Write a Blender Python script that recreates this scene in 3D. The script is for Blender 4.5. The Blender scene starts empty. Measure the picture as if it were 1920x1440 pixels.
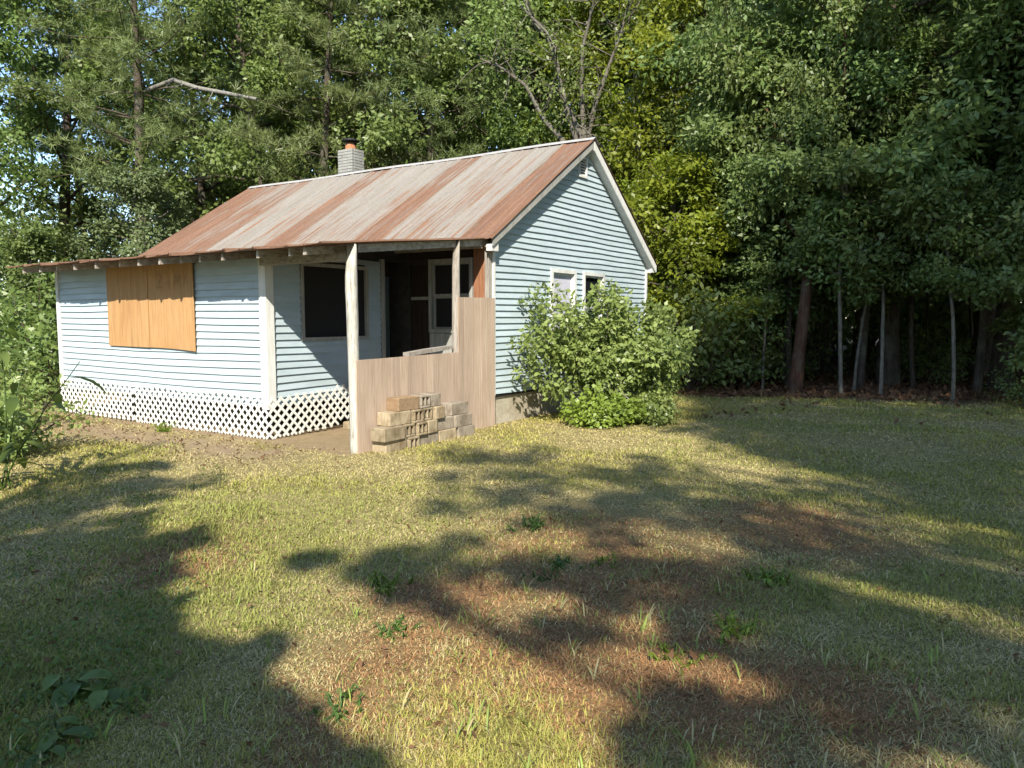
import bpy, math, random
import numpy as np
from mathutils import Vector

# ------------------------------------------------------------------ camera, sky, sun, exposure
S = bpy.context.scene
C = S.collection
F_PX, HORIZON, EYE = 1430.0, 594.0, 1.7          # photo: 1920 x 1440
PITCH = math.atan((720 - HORIZON) / F_PX)
cam_d = bpy.data.cameras.new("camera")
cam_d.sensor_fit = 'HORIZONTAL'
cam_d.sensor_width = 36.0
cam_d.lens = 36.0 * F_PX / 1920.0
cam_d.clip_start, cam_d.clip_end = 0.05, 2000.0
cam = bpy.data.objects.new("camera", cam_d)
C.objects.link(cam)
cam.location = (0, 0, EYE)
cam.rotation_euler = (math.pi / 2 - PITCH, 0, 0)
S.camera = cam

SUN_EL, SUN_AZ = math.radians(39.2), math.radians(1.7)   # light travels towards +Y (az from +Y to +X)
W = bpy.data.worlds.new("World")
S.world = W
W.use_nodes = True
nt = W.node_tree
sky = nt.nodes.new("ShaderNodeTexSky")
sky.sky_type = 'NISHITA'
sky.sun_disc = False
sky.sun_elevation = SUN_EL
sky.sun_rotation = math.pi + SUN_AZ
sky.air_density = 1.0
sky.dust_density = 0.25
sky.ozone_density = 2.5
bg = nt.nodes["Background"]
bg.inputs[1].default_value = 0.135
nt.links.new(sky.outputs[0], bg.inputs[0])

sun_d = bpy.data.lights.new("sun", 'SUN')
sun_d.energy = 4.2
sun_d.angle = math.radians(0.53)
sun_d.color = (1.0, 0.93, 0.79)
sun = bpy.data.objects.new("sun", sun_d)
C.objects.link(sun)
sun.location = (0, -20, 30)
TRAVEL = Vector((math.sin(SUN_AZ) * math.cos(SUN_EL), math.cos(SUN_AZ) * math.cos(SUN_EL), -math.sin(SUN_EL)))
sun.rotation_euler = TRAVEL.to_track_quat('-Z', 'Y').to_euler()

S.view_settings.view_transform = 'Standard'
S.view_settings.look = 'None'
S.view_settings.exposure = 1.32
S.view_settings.gamma = 1.0
S.view_settings.use_curve_mapping = False
S.render.engine = 'CYCLES'
S.cycles.max_bounces = 7
S.cycles.diffuse_bounces = 4
S.cycles.glossy_bounces = 2
S.cycles.transmission_bounces = 4
S.cycles.transparent_max_bounces = 4
S.cycles.use_denoising = True

# ------------------------------------------------------------------ helpers
RNG = np.random.default_rng(11)
random.seed(5)

def tag(o, label=None, cat=None, group=None, kind=None):
    if label: o["label"] = label
    if cat: o["category"] = cat
    if group: o["group"] = group
    if kind: o["kind"] = kind
    return o

def empty(name, loc=(0, 0, 0), rz=0.0, scale=1.0):
    o = bpy.data.objects.new(name, None)
    C.objects.link(o)
    o.location = loc
    o.rotation_euler = (0, 0, rz)
    o.scale = (scale,) * 3 if not hasattr(scale, '__len__') else scale
    o.empty_display_size = 0.2
    return o

def link(name, me, parent=None, mat=None):
    if mat is not None and not me.materials: me.materials.append(mat)
    o = bpy.data.objects.new(name, me)
    C.objects.link(o)
    o.parent = parent
    return o

def mesh(name, verts, faces, mat=None, parent=None, smooth=False):
    me = bpy.data.meshes.new(name)
    me.from_pydata([tuple(v) for v in verts], [], faces)
    if smooth: me.polygons.foreach_set("use_smooth", [True] * len(me.polygons))
    me.update()
    return link(name, me, parent, mat)

def fast_mesh(name, V, Fc, attrs=None, smooth=False):
    """V (n,3) array; Fc (m,k) array of equal sized faces or a list of such arrays."""
    if not isinstance(Fc, list): Fc = [Fc]
    Fc = [f for f in Fc if len(f)]
    me = bpy.data.meshes.new(name)
    me.vertices.add(len(V))
    me.vertices.foreach_set("co", np.ascontiguousarray(V, dtype=np.float32).ravel())
    loops = np.concatenate([f.ravel() for f in Fc]).astype(np.int32)
    tot = np.concatenate([np.full(len(f), f.shape[1]) for f in Fc]).astype(np.int32)
    start = np.concatenate([[0], np.cumsum(tot)[:-1]]).astype(np.int32)
    me.loops.add(len(loops))
    me.loops.foreach_set("vertex_index", loops)
    me.polygons.add(len(tot))
    me.polygons.foreach_set("loop_start", start)
    if smooth: me.polygons.foreach_set("use_smooth", np.ones(len(tot), dtype=bool))
    for nm, arr in (attrs or {}).items():
        if arr.ndim == 1:
            a = me.attributes.new(nm, 'FLOAT', 'POINT')
            a.data.foreach_set("value", arr.astype(np.float32))
        else:
            a = me.color_attributes.new(nm, 'FLOAT_COLOR', 'POINT')
            c = np.ones((len(arr), 4), dtype=np.float32); c[:, :3] = arr
            a.data.foreach_set("color", c.ravel())
    me.update(calc_edges=True)
    me.validate()
    return me

BOX_F = [(0, 1, 3, 2), (4, 6, 7, 5), (0, 4, 5, 1), (2, 3, 7, 6), (0, 2, 6, 4), (1, 5, 7, 3)]
def box_vf(x0, x1, y0, y1, z0, z1):
    return [(x, y, z) for x in (x0, x1) for y in (y0, y1) for z in (z0, z1)], BOX_F

def box(name, x0, x1, y0, y1, z0, z1, mat, parent=None, bevel=0.0):
    v, f = box_vf(x0, x1, y0, y1, z0, z1)
    o = mesh(name, v, f, mat, parent)
    if bevel:
        m = o.modifiers.new("bevel", 'BEVEL'); m.width = bevel; m.segments = 2
    return o

def boxes(name, lst, mat, parent=None):
    V, Fc = [], []
    for b in lst:
        v, f = box_vf(*b); k = len(V)
        V += v; Fc += [tuple(i + k for i in q) for q in f]
    return mesh(name, V, Fc, mat, parent)

def vnoise(x, y, seed=0):
    """smooth 2-D value noise in 0..1, numpy"""
    xi, yi = np.floor(x).astype(np.int64), np.floor(y).astype(np.int64)
    fx, fy = x - xi, y - yi
    fx, fy = fx * fx * (3 - 2 * fx), fy * fy * (3 - 2 * fy)
    def h(a, b):
        n = (a * 374761393 + b * 668265263 + seed * 982451653) & 0x7fffffff
        n = ((n ^ (n >> 13)) * 1274126177) & 0x7fffffff
        return ((n ^ (n >> 16)) & 0xffff) / 65535.0
    return (h(xi, yi) * (1 - fx) + h(xi + 1, yi) * fx) * (1 - fy) + (h(xi, yi + 1) * (1 - fx) + h(xi + 1, yi + 1) * fx) * fy

def fbm(x, y, seed=0, o=4):
    s = 0; a = .5; t = 0
    for i in range(o):
        s = s + a * vnoise(x * 2 ** i, y * 2 ** i, seed + i); t += a; a *= .5
    return s / t

# pixel -> ground, used for laying things out on the ground plane
def gnd(px, py):
    cx, cy = (px - 960) / F_PX, (720 - py) / F_PX
    r = Vector((cx, math.cos(PITCH) + cy * math.sin(PITCH), -math.sin(PITCH) + cy * math.cos(PITCH)))
    t = -EYE / r.z
    return r.x * t, r.y * t

# ------------------------------------------------------------------ materials
def new_mat(name):
    m = bpy.data.materials.new(name); m.use_nodes = True
    n = m.node_tree
    return m, n, n.nodes["Principled BSDF"]

def N(n, t, **kw):
    a = n.nodes.new(t)
    for k, v in kw.items(): setattr(a, k, v)
    return a

def ramp(n, fac, stops):
    r = N(n, "ShaderNodeValToRGB")
    el = r.color_ramp.elements
    while len(el) < len(stops): el.new(0.5)
    for e, (p, c) in zip(el, stops):
        e.position = p; e.color = (c[0], c[1], c[2], 1)
    n.links.new(fac, r.inputs[0])
    return r.outputs[0]

def mixc(n, fac, a, b, mode='MIX'):
    m = N(n, "ShaderNodeMix", data_type='RGBA', blend_type=mode)
    if isinstance(fac, (int, float)): m.inputs[0].default_value = fac
    else: n.links.new(fac, m.inputs[0])
    for s, i in ((a, 6), (b, 7)):
        if isinstance(s, (tuple, list)): m.inputs[i].default_value = (s[0], s[1], s[2], 1)
        else: n.links.new(s, m.inputs[i])
    return m.outputs[2]

def math_n(n, op, a, b=0.0, clamp=False):
    m = N(n, "ShaderNodeMath", operation=op, use_clamp=clamp)
    for s, i in ((a, 0), (b, 1)):
        if isinstance(s, (int, float)): m.inputs[i].default_value = s
        else: n.links.new(s, m.inputs[i])
    return m.outputs[0]

def coords(n, scale=(1, 1, 1), use='Object', rnd=True):
    t = N(n, "ShaderNodeTexCoord")
    mp = N(n, "ShaderNodeMapping")
    mp.inputs['Scale'].default_value = scale
    n.links.new(t.outputs[use], mp.inputs[0])
    if rnd:
        oi = N(n, "ShaderNodeObjectInfo")
        v = N(n, "ShaderNodeCombineXYZ")
        r = math_n(n, 'MULTIPLY', oi.outputs['Random'], 37.0)
        for i in range(3): n.links.new(r, v.inputs[i])
        n.links.new(v.outputs[0], mp.inputs['Location'])
    return mp.outputs[0]

def noise(n, vec, scale=5.0, detail=5.0, rough=.6):
    t = N(n, "ShaderNodeTexNoise")
    t.inputs['Scale'].default_value = scale
    t.inputs['Detail'].default_value = detail
    t.inputs['Roughness'].default_value = rough
    n.links.new(vec, t.inputs[0])
    return t.outputs[0]

def bump(n, bsdf, h, strength=.3, dist=.01):
    b = N(n, "ShaderNodeBump")
    b.inputs['Strength'].default_value = strength
    b.inputs['Distance'].default_value = dist
    n.links.new(h, b.inputs['Height'])
    n.links.new(b.outputs[0], bsdf.inputs['Normal'])

def grain_mat(name, stops, scale=(9, 9, .8), rough=.75, big=1.5, grime=(.5, .42, .36), grime_amt=.35, rndv=.25, bmp=.4):
    m, n, b = new_mat(name)
    v = coords(n, scale)
    f = noise(n, v, 4.0, 8, .65)
    c = ramp(n, f, stops)
    v2 = coords(n, (1, 1, 1))
    g = noise(n, v2, big, 5, .6)
    gm = math_n(n, 'MULTIPLY', ramp(n, g, [(.45, (0, 0, 0)), (.75, (1, 1, 1))]), grime_amt)
    c = mixc(n, gm, c, grime, 'MULTIPLY')
    oi = N(n, "ShaderNodeObjectInfo")
    hv = N(n, "ShaderNodeHueSaturation")
    val = math_n(n, 'ADD', math_n(n, 'MULTIPLY', oi.outputs['Random'], rndv), 1 - rndv / 2)
    n.links.new(val, hv.inputs['Value'])
    n.links.new(c, hv.inputs['Color'])
    n.links.new(hv.outputs[0], b.inputs['Base Color'])
    b.inputs['Roughness'].default_value = rough
    b.inputs['Specular IOR Level'].default_value = .25
    bump(n, b, f, bmp, .004)
    return m

M = {}
M['siding'] = grain_mat('siding_paint', [(.2, (.315, .385, .425)), (.5, (.385, .460, .505)), (.8, (.425, .505, .548))], (.6, .6, 3), .45, .9, (.74, .74, .66), .5, .07, .12)
M['trim'] = grain_mat('white_trim_paint', [(.25, (.48, .48, .46)), (.6, (.64, .645, .63))], (6, 6, .6), .55, 2.5, (.7, .66, .58), .45, .05, .2)
M['oldshadetrim'] = grain_mat('grey_old_shade_trim', [(.25, (.20, .20, .19)), (.6, (.33, .33, .31))], (6, 6, .6), .7, 2.5, (.6, .55, .5), .5, .1, .2)  # grey of old trim; also carries porch shade on the white window frame
M['lattice'] = grain_mat('lattice_paint', [(.25, (.54, .54, .50)), (.6, (.70, .70, .67))], (5, 5, 5), .6, 1.2, (.72, .66, .55), .4, .03, .1)
M['tan'] = grain_mat('tan_panel_paint', [(.25, (.27, .195, .145)), (.5, (.375, .285, .22)), (.75, (.45, .365, .30))], (11, 11, .5), .8, 1.1, (.78, .78, .76), .8, .22, .5)
M['ply'] = grain_mat('plywood', [(.2, (.24, .125, .056)), (.42, (.34, .195, .088)), (.6, (.41, .25, .118)), (.8, (.28, .15, .066))], (7, 7, .45), .7, 1.4, (.9, .78, .6), .5, .10, .25)
M['postwhite'] = grain_mat('flaking_white_post', [(.32, (.17, .155, .13)), (.46, (.40, .39, .35)), (.7, (.54, .54, .50))], (12, 12, 1.2), .8, 4, (.6, .55, .5), .6, .05, .6)
M['postgrey'] = grain_mat('weathered_grey_post', [(.28, (.10, .085, .07)), (.45, (.25, .225, .20)), (.7, (.36, .335, .30))], (14, 14, .9), .85, 4, (.5, .42, .36), .6, .05, .8)
M['rafter'] = grain_mat('weathered_rafter', [(.3, (.17, .14, .12)), (.6, (.36, .33, .29)), (.8, (.48, .45, .40))], (3, 3, 6), .85, 3, (.5, .45, .4), .5, .3, .4)
M['brownshade'] = grain_mat('shaded_brown_boards', [(.3, (.016, .011, .009)), (.6, (.034, .022, .017))], (10, 10, .6), .75, 2, (.5, .45, .4), .5, .2, .4)  # near-black brown: porch shade put into the colour of boards and door
M['brown'] = grain_mat('red_brown_board', [(.25, (.13, .055, .032)), (.5, (.25, .115, .065)), (.75, (.34, .17, .09))], (12, 12, .6), .75, 2, (.6, .5, .42), .5, .1, .5)
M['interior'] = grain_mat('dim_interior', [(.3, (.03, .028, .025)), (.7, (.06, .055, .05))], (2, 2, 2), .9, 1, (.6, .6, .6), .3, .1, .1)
M['concrete'] = grain_mat('foundation_concrete', [(.3, (.30, .27, .21)), (.6, (.42, .39, .32)), (.8, (.48, .45, .39))], (5, 5, 5), .9, 1.2, (.66, .56, .44), .7, .05, .5)
M['block'] = grain_mat('concrete_block', [(.25, (.20, .155, .10)), (.5, (.31, .25, .165)), (.75, (.40, .34, .245))], (7, 7, 2.2), .94, 5.5, (.40, .33, .26), 1.0, .36, 1.0)
M['blockgrey'] = grain_mat('grey_block', [(.25, (.16, .13, .10)), (.5, (.26, .22, .175)), (.75, (.35, .305, .25))], (9, 9, 3), .92, 4, (.40, .34, .28), .95, .3, .9)
M['blockwood'] = grain_mat('brown_stained_block', [(.25, (.16, .105, .06)), (.5, (.24, .165, .10)), (.75, (.31, .225, .14))], (2, 6, 9), .92, 3.5, (.6, .5, .42), .6, .1, .6)
M['brick'] = grain_mat('painted_grey_brick', [(.3, (.22, .22, .205)), (.6, (.30, .30, .28)), (.8, (.36, .355, .335))], (6, 6, 6), .9, 3, (.66, .62, .56), .6, .2, .5)
M['mortar'] = grain_mat('mortar', [(.3, (.24, .235, .22)), (.7, (.33, .325, .31))], (9, 9, 9), .95, 3, (.6, .6, .6), .4, .0, .4)
M['clay'] = grain_mat('clay_flue', [(.3, (.30, .11, .055)), (.6, (.42, .19, .10))], (6, 6, 6), .85, 4, (.4, .36, .34), .6, .1, .3)
M['black'] = grain_mat('black_metal', [(.3, (.012, .012, .014)), (.7, (.03, .03, .032))], (4, 4, 4), .5, 3, (.6, .6, .6), .2, .0, .1)
M['gutter'] = grain_mat('bare_edge_wood', [(.3, (.20, .17, .15)), (.7, (.40, .37, .34))], (6, 6, 6), .85, 3, (.5, .5, .5), .5, .1, .3)

def glass_mat():
    m, n, b = new_mat('window_glass')
    b.inputs['Base Color'].default_value = (.012, .014, .016, 1)
    b.inputs['Roughness'].default_value = .04
    b.inputs['Specular IOR Level'].default_value = .8
    v = coords(n)
    bump(n, b, noise(n, v, 1.5, 2, .5), .05, .02)
    return m
M['glass'] = glass_mat()
def plain(name, col, rough=.8):
    m, n, b = new_mat(name)
    v = coords(n); f = noise(n, v, 6, 4, .6)
    n.links.new(mixc(n, f, tuple(x * .75 for x in col), tuple(min(1, x * 1.2) for x in col)), b.inputs['Base Color'])
    b.inputs['Roughness'].default_value = rough
    return m
M['screen'] = plain('insect_screen', (.008, .008, .009), .9)
M['curtain'] = plain('pale_curtain', (.46, .46, .54), .95)
M['ink'] = plain('grey_ink', (.27, .17, .09), .9)

def roof_mat():
    m, n, b = new_mat('rusted_galvanised_sheet')
    at = N(n, "ShaderNodeAttribute", attribute_type='OBJECT', attribute_name='rust')
    rust_amt = at.outputs['Fac']
    v = coords(n, (5.5, .24, .24))                       # streaks run down the slope
    st = noise(n, v, 3.0, 5, .6)
    v1 = coords(n, (14, .35, .35)); st2 = noise(n, v1, 2.0, 4, .6)
    vf = coords(n, (1, 1, 1)); fine = noise(n, vf, 26, 6, .7); big = noise(n, vf, 1.6, 4, .6)
    # lower end of a sheet rusts first: local y of the sheet runs from ridge (0) to eave (-1..)
    tc = N(n, "ShaderNodeTexCoord"); sep = N(n, "ShaderNodeSeparateXYZ"); n.links.new(tc.outputs['Object'], sep.inputs[0])
    e = math_n(n, 'MULTIPLY', math_n(n, 'ADD', sep.outputs['Y'], .2), -.028)
    r = math_n(n, 'ADD', math_n(n, 'MULTIPLY', st, .98), math_n(n, 'MULTIPLY', st2, .55))
    r = math_n(n, 'ADD', r, math_n(n, 'MULTIPLY', big, .18))
    r = math_n(n, 'ADD', r, math_n(n, 'MULTIPLY', fine, .12))
    r = math_n(n, 'ADD', r, e)
    r = math_n(n, 'ADD', r, math_n(n, 'MULTIPLY', rust_amt, .40))
    mask = ramp(n, math_n(n, 'SUBTRACT', r, .665), [(.41, (.0, .0, .0)), (.49, (.30, .30, .30)), (.60, (1, 1, 1))])
    zinc = ramp(n, math_n(n, 'ADD', math_n(n, 'MULTIPLY', fine, .5), math_n(n, 'MULTIPLY', st2, .5)), [(.3, (.125, .112, .096)), (.5, (.215, .195, .170)), (.7, (.29, .27, .24))])
    rust = ramp(n, math_n(n, 'ADD', math_n(n, 'MULTIPLY', fine, .45), math_n(n, 'MULTIPLY', st, .55)), [(.3, (.075, .042, .028)), (.5, (.155, .082, .050)), (.62, (.215, .125, .080)), (.78, (.110, .056, .034))])
    c = mixc(n, mask, zinc, rust)
    n.links.new(c, b.inputs['Base Color'])
    b.inputs['Roughness'].default_value = .72
    b.inputs['Metallic'].default_value = .0
    b.inputs['Specular IOR Level'].default_value = .35
    bump(n, b, fine, .25, .004)
    return m
M['roof'] = roof_mat()
M['ridge'] = grain_mat('galvanised_ridge', [(.3, (.25, .245, .24)), (.7, (.37, .365, .36))], (2, 5, 5), .6, 2, (.75, .62, .52), .5, .05, .1)

def bark_mat(name, stops, scale=(7, 7, 1.2)):
    m, n, b = new_mat(name)
    v = coords(n, scale); f = noise(n, v, 3, 8, .7)
    c = ramp(n, f, stops)
    v2 = coords(n); g = noise(n, v2, 2.2, 4, .6)
    c = mixc(n, math_n(n, 'MULTIPLY', ramp(n, g, [(.5, (0, 0, 0)), (.7, (1, 1, 1))]), .5), c, (.16, .17, .13))
    n.links.new(c, b.inputs['Base Color'])
    b.inputs['Roughness'].default_value = .9
    b.inputs['Specular IOR Level'].default_value = .15
    bump(n, b, f, .9, .03)
    return m
M['bark'] = bark_mat('grey_brown_bark', [(.3, (.030, .022, .017)), (.55, (.085, .066, .050)), (.8, (.15, .12, .095))])
M['palebark'] = bark_mat('pale_bark', [(.3, (.09, .08, .062)), (.55, (.18, .165, .135)), (.8, (.26, .24, .205))], (5, 5, 2.5))
M['greybark'] = bark_mat('dull_grey_bark', [(.3, (.06, .052, .042)), (.55, (.125, .112, .092)), (.8, (.19, .175, .15))], (5, 5, 2.5))
M['redbark'] = bark_mat('red_brown_bark', [(.3, (.035, .018, .012)), (.55, (.095, .050, .033)), (.8, (.15, .09, .06))])
M['deadwood'] = bark_mat('grey_deadwood', [(.3, (.10, .095, .085)), (.55, (.21, .20, .18)), (.8, (.30, .28, .26))])

def leaf_mat(name, lo, hi, trans=(.20, .30, .04), tfac=.34, rough=.42, spec=.35, rndh=.035):
    m, n, b = new_mat(name)
    at = N(n, "ShaderNodeAttribute", attribute_name='shade')
    oi = N(n, "ShaderNodeObjectInfo")
    c = mixc(n, at.outputs['Fac'], lo, hi)
    hv = N(n, "ShaderNodeHueSaturation")
    n.links.new(math_n(n, 'ADD', math_n(n, 'MULTIPLY', oi.outputs['Random'], rndh), .5 - rndh / 2), hv.inputs['Hue'])
    n.links.new(math_n(n, 'ADD', math_n(n, 'MULTIPLY', oi.outputs['Random'], .3), .85), hv.inputs['Value'])
    n.links.new(c, hv.inputs['Color'])
    n.links.new(hv.outputs[0], b.inputs['Base Color'])
    b.inputs['Roughness'].default_value = rough
    b.inputs['Specular IOR Level'].default_value = spec
    t = N(n, "ShaderNodeBsdfTranslucent")
    tcol = mixc(n, .55, hv.outputs[0], trans)
    n.links.new(tcol, t.inputs[0])
    mx = N(n, "ShaderNodeMixShader"); mx.inputs[0].default_value = tfac
    n.links.new(b.outputs[0], mx.inputs[1]); n.links.new(t.outputs[0], mx.inputs[2])
    n.links.new(mx.outputs[0], n.nodes["Material Output"].inputs[0])
    return m
M['leaf'] = leaf_mat('broadleaf', (.085, .130, .030), (.205, .275, .080), (.27, .38, .08), .38)
M['leafdark'] = leaf_mat('dark_leaf', (.075, .115, .030), (.190, .250, .080), (.24, .34, .07), .36)
M['leafyellow'] = leaf_mat('yellow_green_leaf', (.105, .140, .012), (.230, .270, .030), (.38, .44, .04), .40)
M['leafpale'] = leaf_mat('pale_leaf', (.080, .115, .045), (.180, .225, .095), (.22, .30, .08), .3)
M['needle'] = leaf_mat('pine_needles', (.095, .130, .040), (.225, .275, .105), (.29, .35, .10), .32)
M['shrub'] = leaf_mat('shrub_leaf', (.110, .150, .036), (.270, .320, .100), (.30, .38, .08), .34, .4, .4)
M['vine'] = leaf_mat('bright_vine_leaf', (.115, .165, .020), (.235, .300, .048), (.32, .42, .05), .32)
M['weed'] = leaf_mat('weed_leaf', (.060, .105, .022), (.150, .215, .050), (.22, .32, .05), .35)
M['dryleaf'] = leaf_mat('dry_leaf', (.085, .045, .022), (.210, .125, .070), (.16, .10, .05), .15, .8, .1)

def attr_col_mat(name, trans=.0, rough=.8, detail=False):
    m, n, b = new_mat(name)
    at = N(n, "ShaderNodeAttribute", attribute_name='col')
    c = at.outputs['Color']
    if detail:
        v = coords(n, (1, 1, 1), 'Object', False)
        f = noise(n, v, 38, 8, .75); g = noise(n, v, 6, 6, .65)
        c = mixc(n, 1.0, c, ramp(n, f, [(.28, (.45, .42, .40)), (.5, (.9, .9, .9)), (.72, (1.35, 1.32, 1.25))]), 'MULTIPLY')
        c = mixc(n, .6, c, ramp(n, g, [(.3, (.68, .64, .6)), (.65, (1.15, 1.15, 1.1))]), 'MULTIPLY')
        bump(n, b, f, .8, .03)
    n.links.new(c, b.inputs['Base Color'])
    b.inputs['Roughness'].default_value = rough
    b.inputs['Specular IOR Level'].default_value = .2
    if trans:
        t = N(n, "ShaderNodeBsdfTranslucent"); n.links.new(c, t.inputs[0])
        mx = N(n, "ShaderNodeMixShader"); mx.inputs[0].default_value = trans
        n.links.new(b.outputs[0], mx.inputs[1]); n.links.new(t.outputs[0], mx.inputs[2])
        n.links.new(mx.outputs[0], n.nodes["Material Output"].inputs[0])
    return m
M['ground'] = attr_col_mat('lawn_soil', 0, .95, True)
M['grass'] = attr_col_mat('grass_blade', .28, .55)

# ------------------------------------------------------------------ house frame on the ground
YAW = math.radians(33.495)
LX = np.array([math.cos(YAW), -math.sin(YAW)])     # along the front, to the gable end
LY = np.array([math.sin(YAW), math.cos(YAW)])      # to the back
A0 = np.array([-0.3195, 11.9186])                  # front corner of the gable wall, on the ground
def to_local(x, y):
    dx, dy = x - A0[0], y - A0[1]
    return dx * LX[0] + dy * LX[1], dx * LY[0] + dy * LY[1]
def to_world(lx, ly):
    return A0[0] + lx * LX[0] + ly * LY[0], A0[1] + lx * LX[1] + ly * LY[1]

# ------------------------------------------------------------------ ground
def sstep(a, b, x):
    t = np.clip((x - a) / (b - a), 0, 1)
    return t * t * (3 - 2 * t)

def ground_z(x, y):
    lx, ly = to_local(x, y)
    near = np.exp(-(np.maximum(0, np.maximum(-ly - 3.2, np.maximum(ly - 6.5, np.maximum(-9.8 - lx, lx - .8)))) / 1.6) ** 2)
    z = (fbm(x * .35, y * .35, 3) - .5) * .16 + (fbm(x * 1.6, y * 1.6, 9) - .5) * .06
    return z * (1 - near) * sstep(1.0, 5.0, np.hypot(x, y)) 

STRAW = [(1130, 1095, .55), (1275, 1085, .45), (1010, 1260, .55), (1060, 1330, .35), (740, 1225, .35), (1400, 1330, .40),
         (330, 1045, .45), (1490, 985, .6), (860, 1130, .5), (1260, 1250, .4), (660, 1330, .18), (1120, 1030, .7), (590, 1380, .2), (1560, 1330, .3), (1150, 1210, .5)]
STRAW = [(*gnd(px, py), r) for px, py, r in STRAW]

def zones(x, y):
    n1 = fbm(x * .8, y * .8, 21); n2 = fbm(x * 2.7, y * 2.7, 31)
    lx, ly = to_local(x, y)
    straw = np.zeros_like(x)
    for sx, sy, r in STRAW:
        d = np.hypot(x - sx, (y - sy) * .8) / (r * 1.6)
        straw = np.maximum(straw, np.exp(-d * d * 1.6))
    straw = np.clip(straw * (.25 + 1.5 * n2) - .08, 0, 1)
    # worn dirt in front of the wing and porch
    d = np.exp(-((ly + 3.72) / .50) ** 2) * sstep(-7.4, -5.4, lx) * (1 - sstep(-1.0, .1, lx))
    dirt = np.clip(d * (.5 + 1.1 * n2), 0, 1)
    dirt = np.maximum(dirt, ((ly > -3.15) & (lx < .05) & (lx > -9.6) & (ly < 6.4)) * .95)
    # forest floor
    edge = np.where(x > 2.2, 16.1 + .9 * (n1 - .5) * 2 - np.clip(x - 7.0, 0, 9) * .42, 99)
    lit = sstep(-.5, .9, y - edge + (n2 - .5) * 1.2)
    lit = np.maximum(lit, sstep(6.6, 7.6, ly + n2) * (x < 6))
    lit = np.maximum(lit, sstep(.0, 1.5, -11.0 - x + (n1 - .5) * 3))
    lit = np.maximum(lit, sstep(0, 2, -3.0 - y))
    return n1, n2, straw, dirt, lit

ax = np.concatenate([-np.geomspace(600, 15, 24), np.arange(-14, 15.01, .16), np.geomspace(16, 600, 24)])
ay = np.concatenate([-np.geomspace(600, 7, 22), np.arange(-6, 22.01, .16), np.geomspace(23, 600, 24)])
GX, GY = np.meshgrid(ax, ay)
gx, gy = GX.ravel(), GY.ravel()
n1, n2, straw, dirt, lit = zones(gx, gy)
base = np.array([.285, .240, .110])[None] * (.75 + .5 * n2[:, None])
base = base * (1 - n1[:, None] * .4) + np.array([.205, .195, .062])[None] * n1[:, None] * .4
mixv = lambda a, c, w: a * (1 - w[:, None]) + np.array(c)[None] * w[:, None]
base = mixv(base, (.230, .125, .062), straw * .85)
base = mixv(base, (.300, .215, .150), dirt * .9 * (.55 + .45 * vnoise(gx * 5, gy * 5, 4)))
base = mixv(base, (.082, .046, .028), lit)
nx, ny = len(ax), len(ay)
idx = np.arange(nx * ny).reshape(ny, nx)
FQ = np.stack([idx[:-1, :-1], idx[:-1, 1:], idx[1:, 1:], idx[1:, :-1]], -1).reshape(-1, 4)
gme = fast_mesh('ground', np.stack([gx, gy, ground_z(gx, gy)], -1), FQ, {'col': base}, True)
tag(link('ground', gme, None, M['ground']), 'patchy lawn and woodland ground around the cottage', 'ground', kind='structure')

# ------------------------------------------------------------------ the cottage
house = empty('cottage', (A0[0], A0[1], 0), -YAW)
tag(house, 'abandoned pale blue clapboard cottage with rusted metal roof and open side porch', 'cottage')

EXPO = .1016
def piece(name, f, sb, st, zb, zt, parent, sag=None, mat=None, o_bot=.030, o_top=.004, segs=None):
    """one clapboard course: f maps (s, out, z) to house coordinates"""
    L = sb[1] - sb[0]
    if L < .015 and st[1] - st[0] < .01: return
    n = segs or max(1, int(L / .7))
    V = []
    for i in range(n + 1):
        t = i / n
        a, b_ = sb[0] + (sb[1] - sb[0]) * t, st[0] + (st[1] - st[0]) * t
        dz = sag(a, zb) if sag else 0
        dz2 = sag(b_, zt) if sag else 0
        V += [f(a, o_bot, zb + dz), f(a, -.004, zb + dz), f(b_, -.004, zt + dz2), f(b_, o_top, zt + dz2)]
    Fc = []
    for i in range(n):
        k = 4 * i
        for j in range(4):
            Fc.append((k + j, k + (j + 1) % 4, k + 4 + (j + 1) % 4, k + 4 + j))
    Fc += [(0, 3, 2, 1), (4 * n, 4 * n + 1, 4 * n + 2, 4 * n + 3)]
    return mesh(name, V, Fc, mat or M['siding'], parent)

def siding(parent, f, s0, s1, z0, z1, openings=(), clip=None, sag=None):
    k = 0
    while z0 + k * EXPO < z1 - .02:
        zb = z0 + k * EXPO; zt = min(zb + EXPO + .010, z1)
        zm = (zb + zt) / 2
        ends_b = clip(zb) if clip else (s0, s1)
        ends_t = clip(zt) if clip else (s0, s1)
        segs = [(max(s0, ends_b[0]), min(s1, ends_b[1]), max(s0, ends_t[0]), min(s1, ends_t[1]))]
        for (a, b_, c0, c1) in openings:
            if c0 < zm < c1:
                new = []
                for (p, q, pt, qt) in segs:
                    if b_ <= p or a >= q: new.append((p, q, pt, qt)); continue
                    if a > p: new.append((p, a, pt, a))
                    if b_ < q: new.append((b_, q, b_, qt))
                segs = new
        for (p, q, pt, qt) in segs:
            if q - p > .01: piece('siding_board', f, (p, q), (pt, max(qt, pt)), zb, zt, parent, sag)
        k += 1

fF = lambda y0: (lambda s, o, z: (s, y0 - o, z))        # faces the front (-y)
fR = lambda x0: (lambda s, o, z: (x0 + o, s, z))        # faces the gable side (+x)

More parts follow.
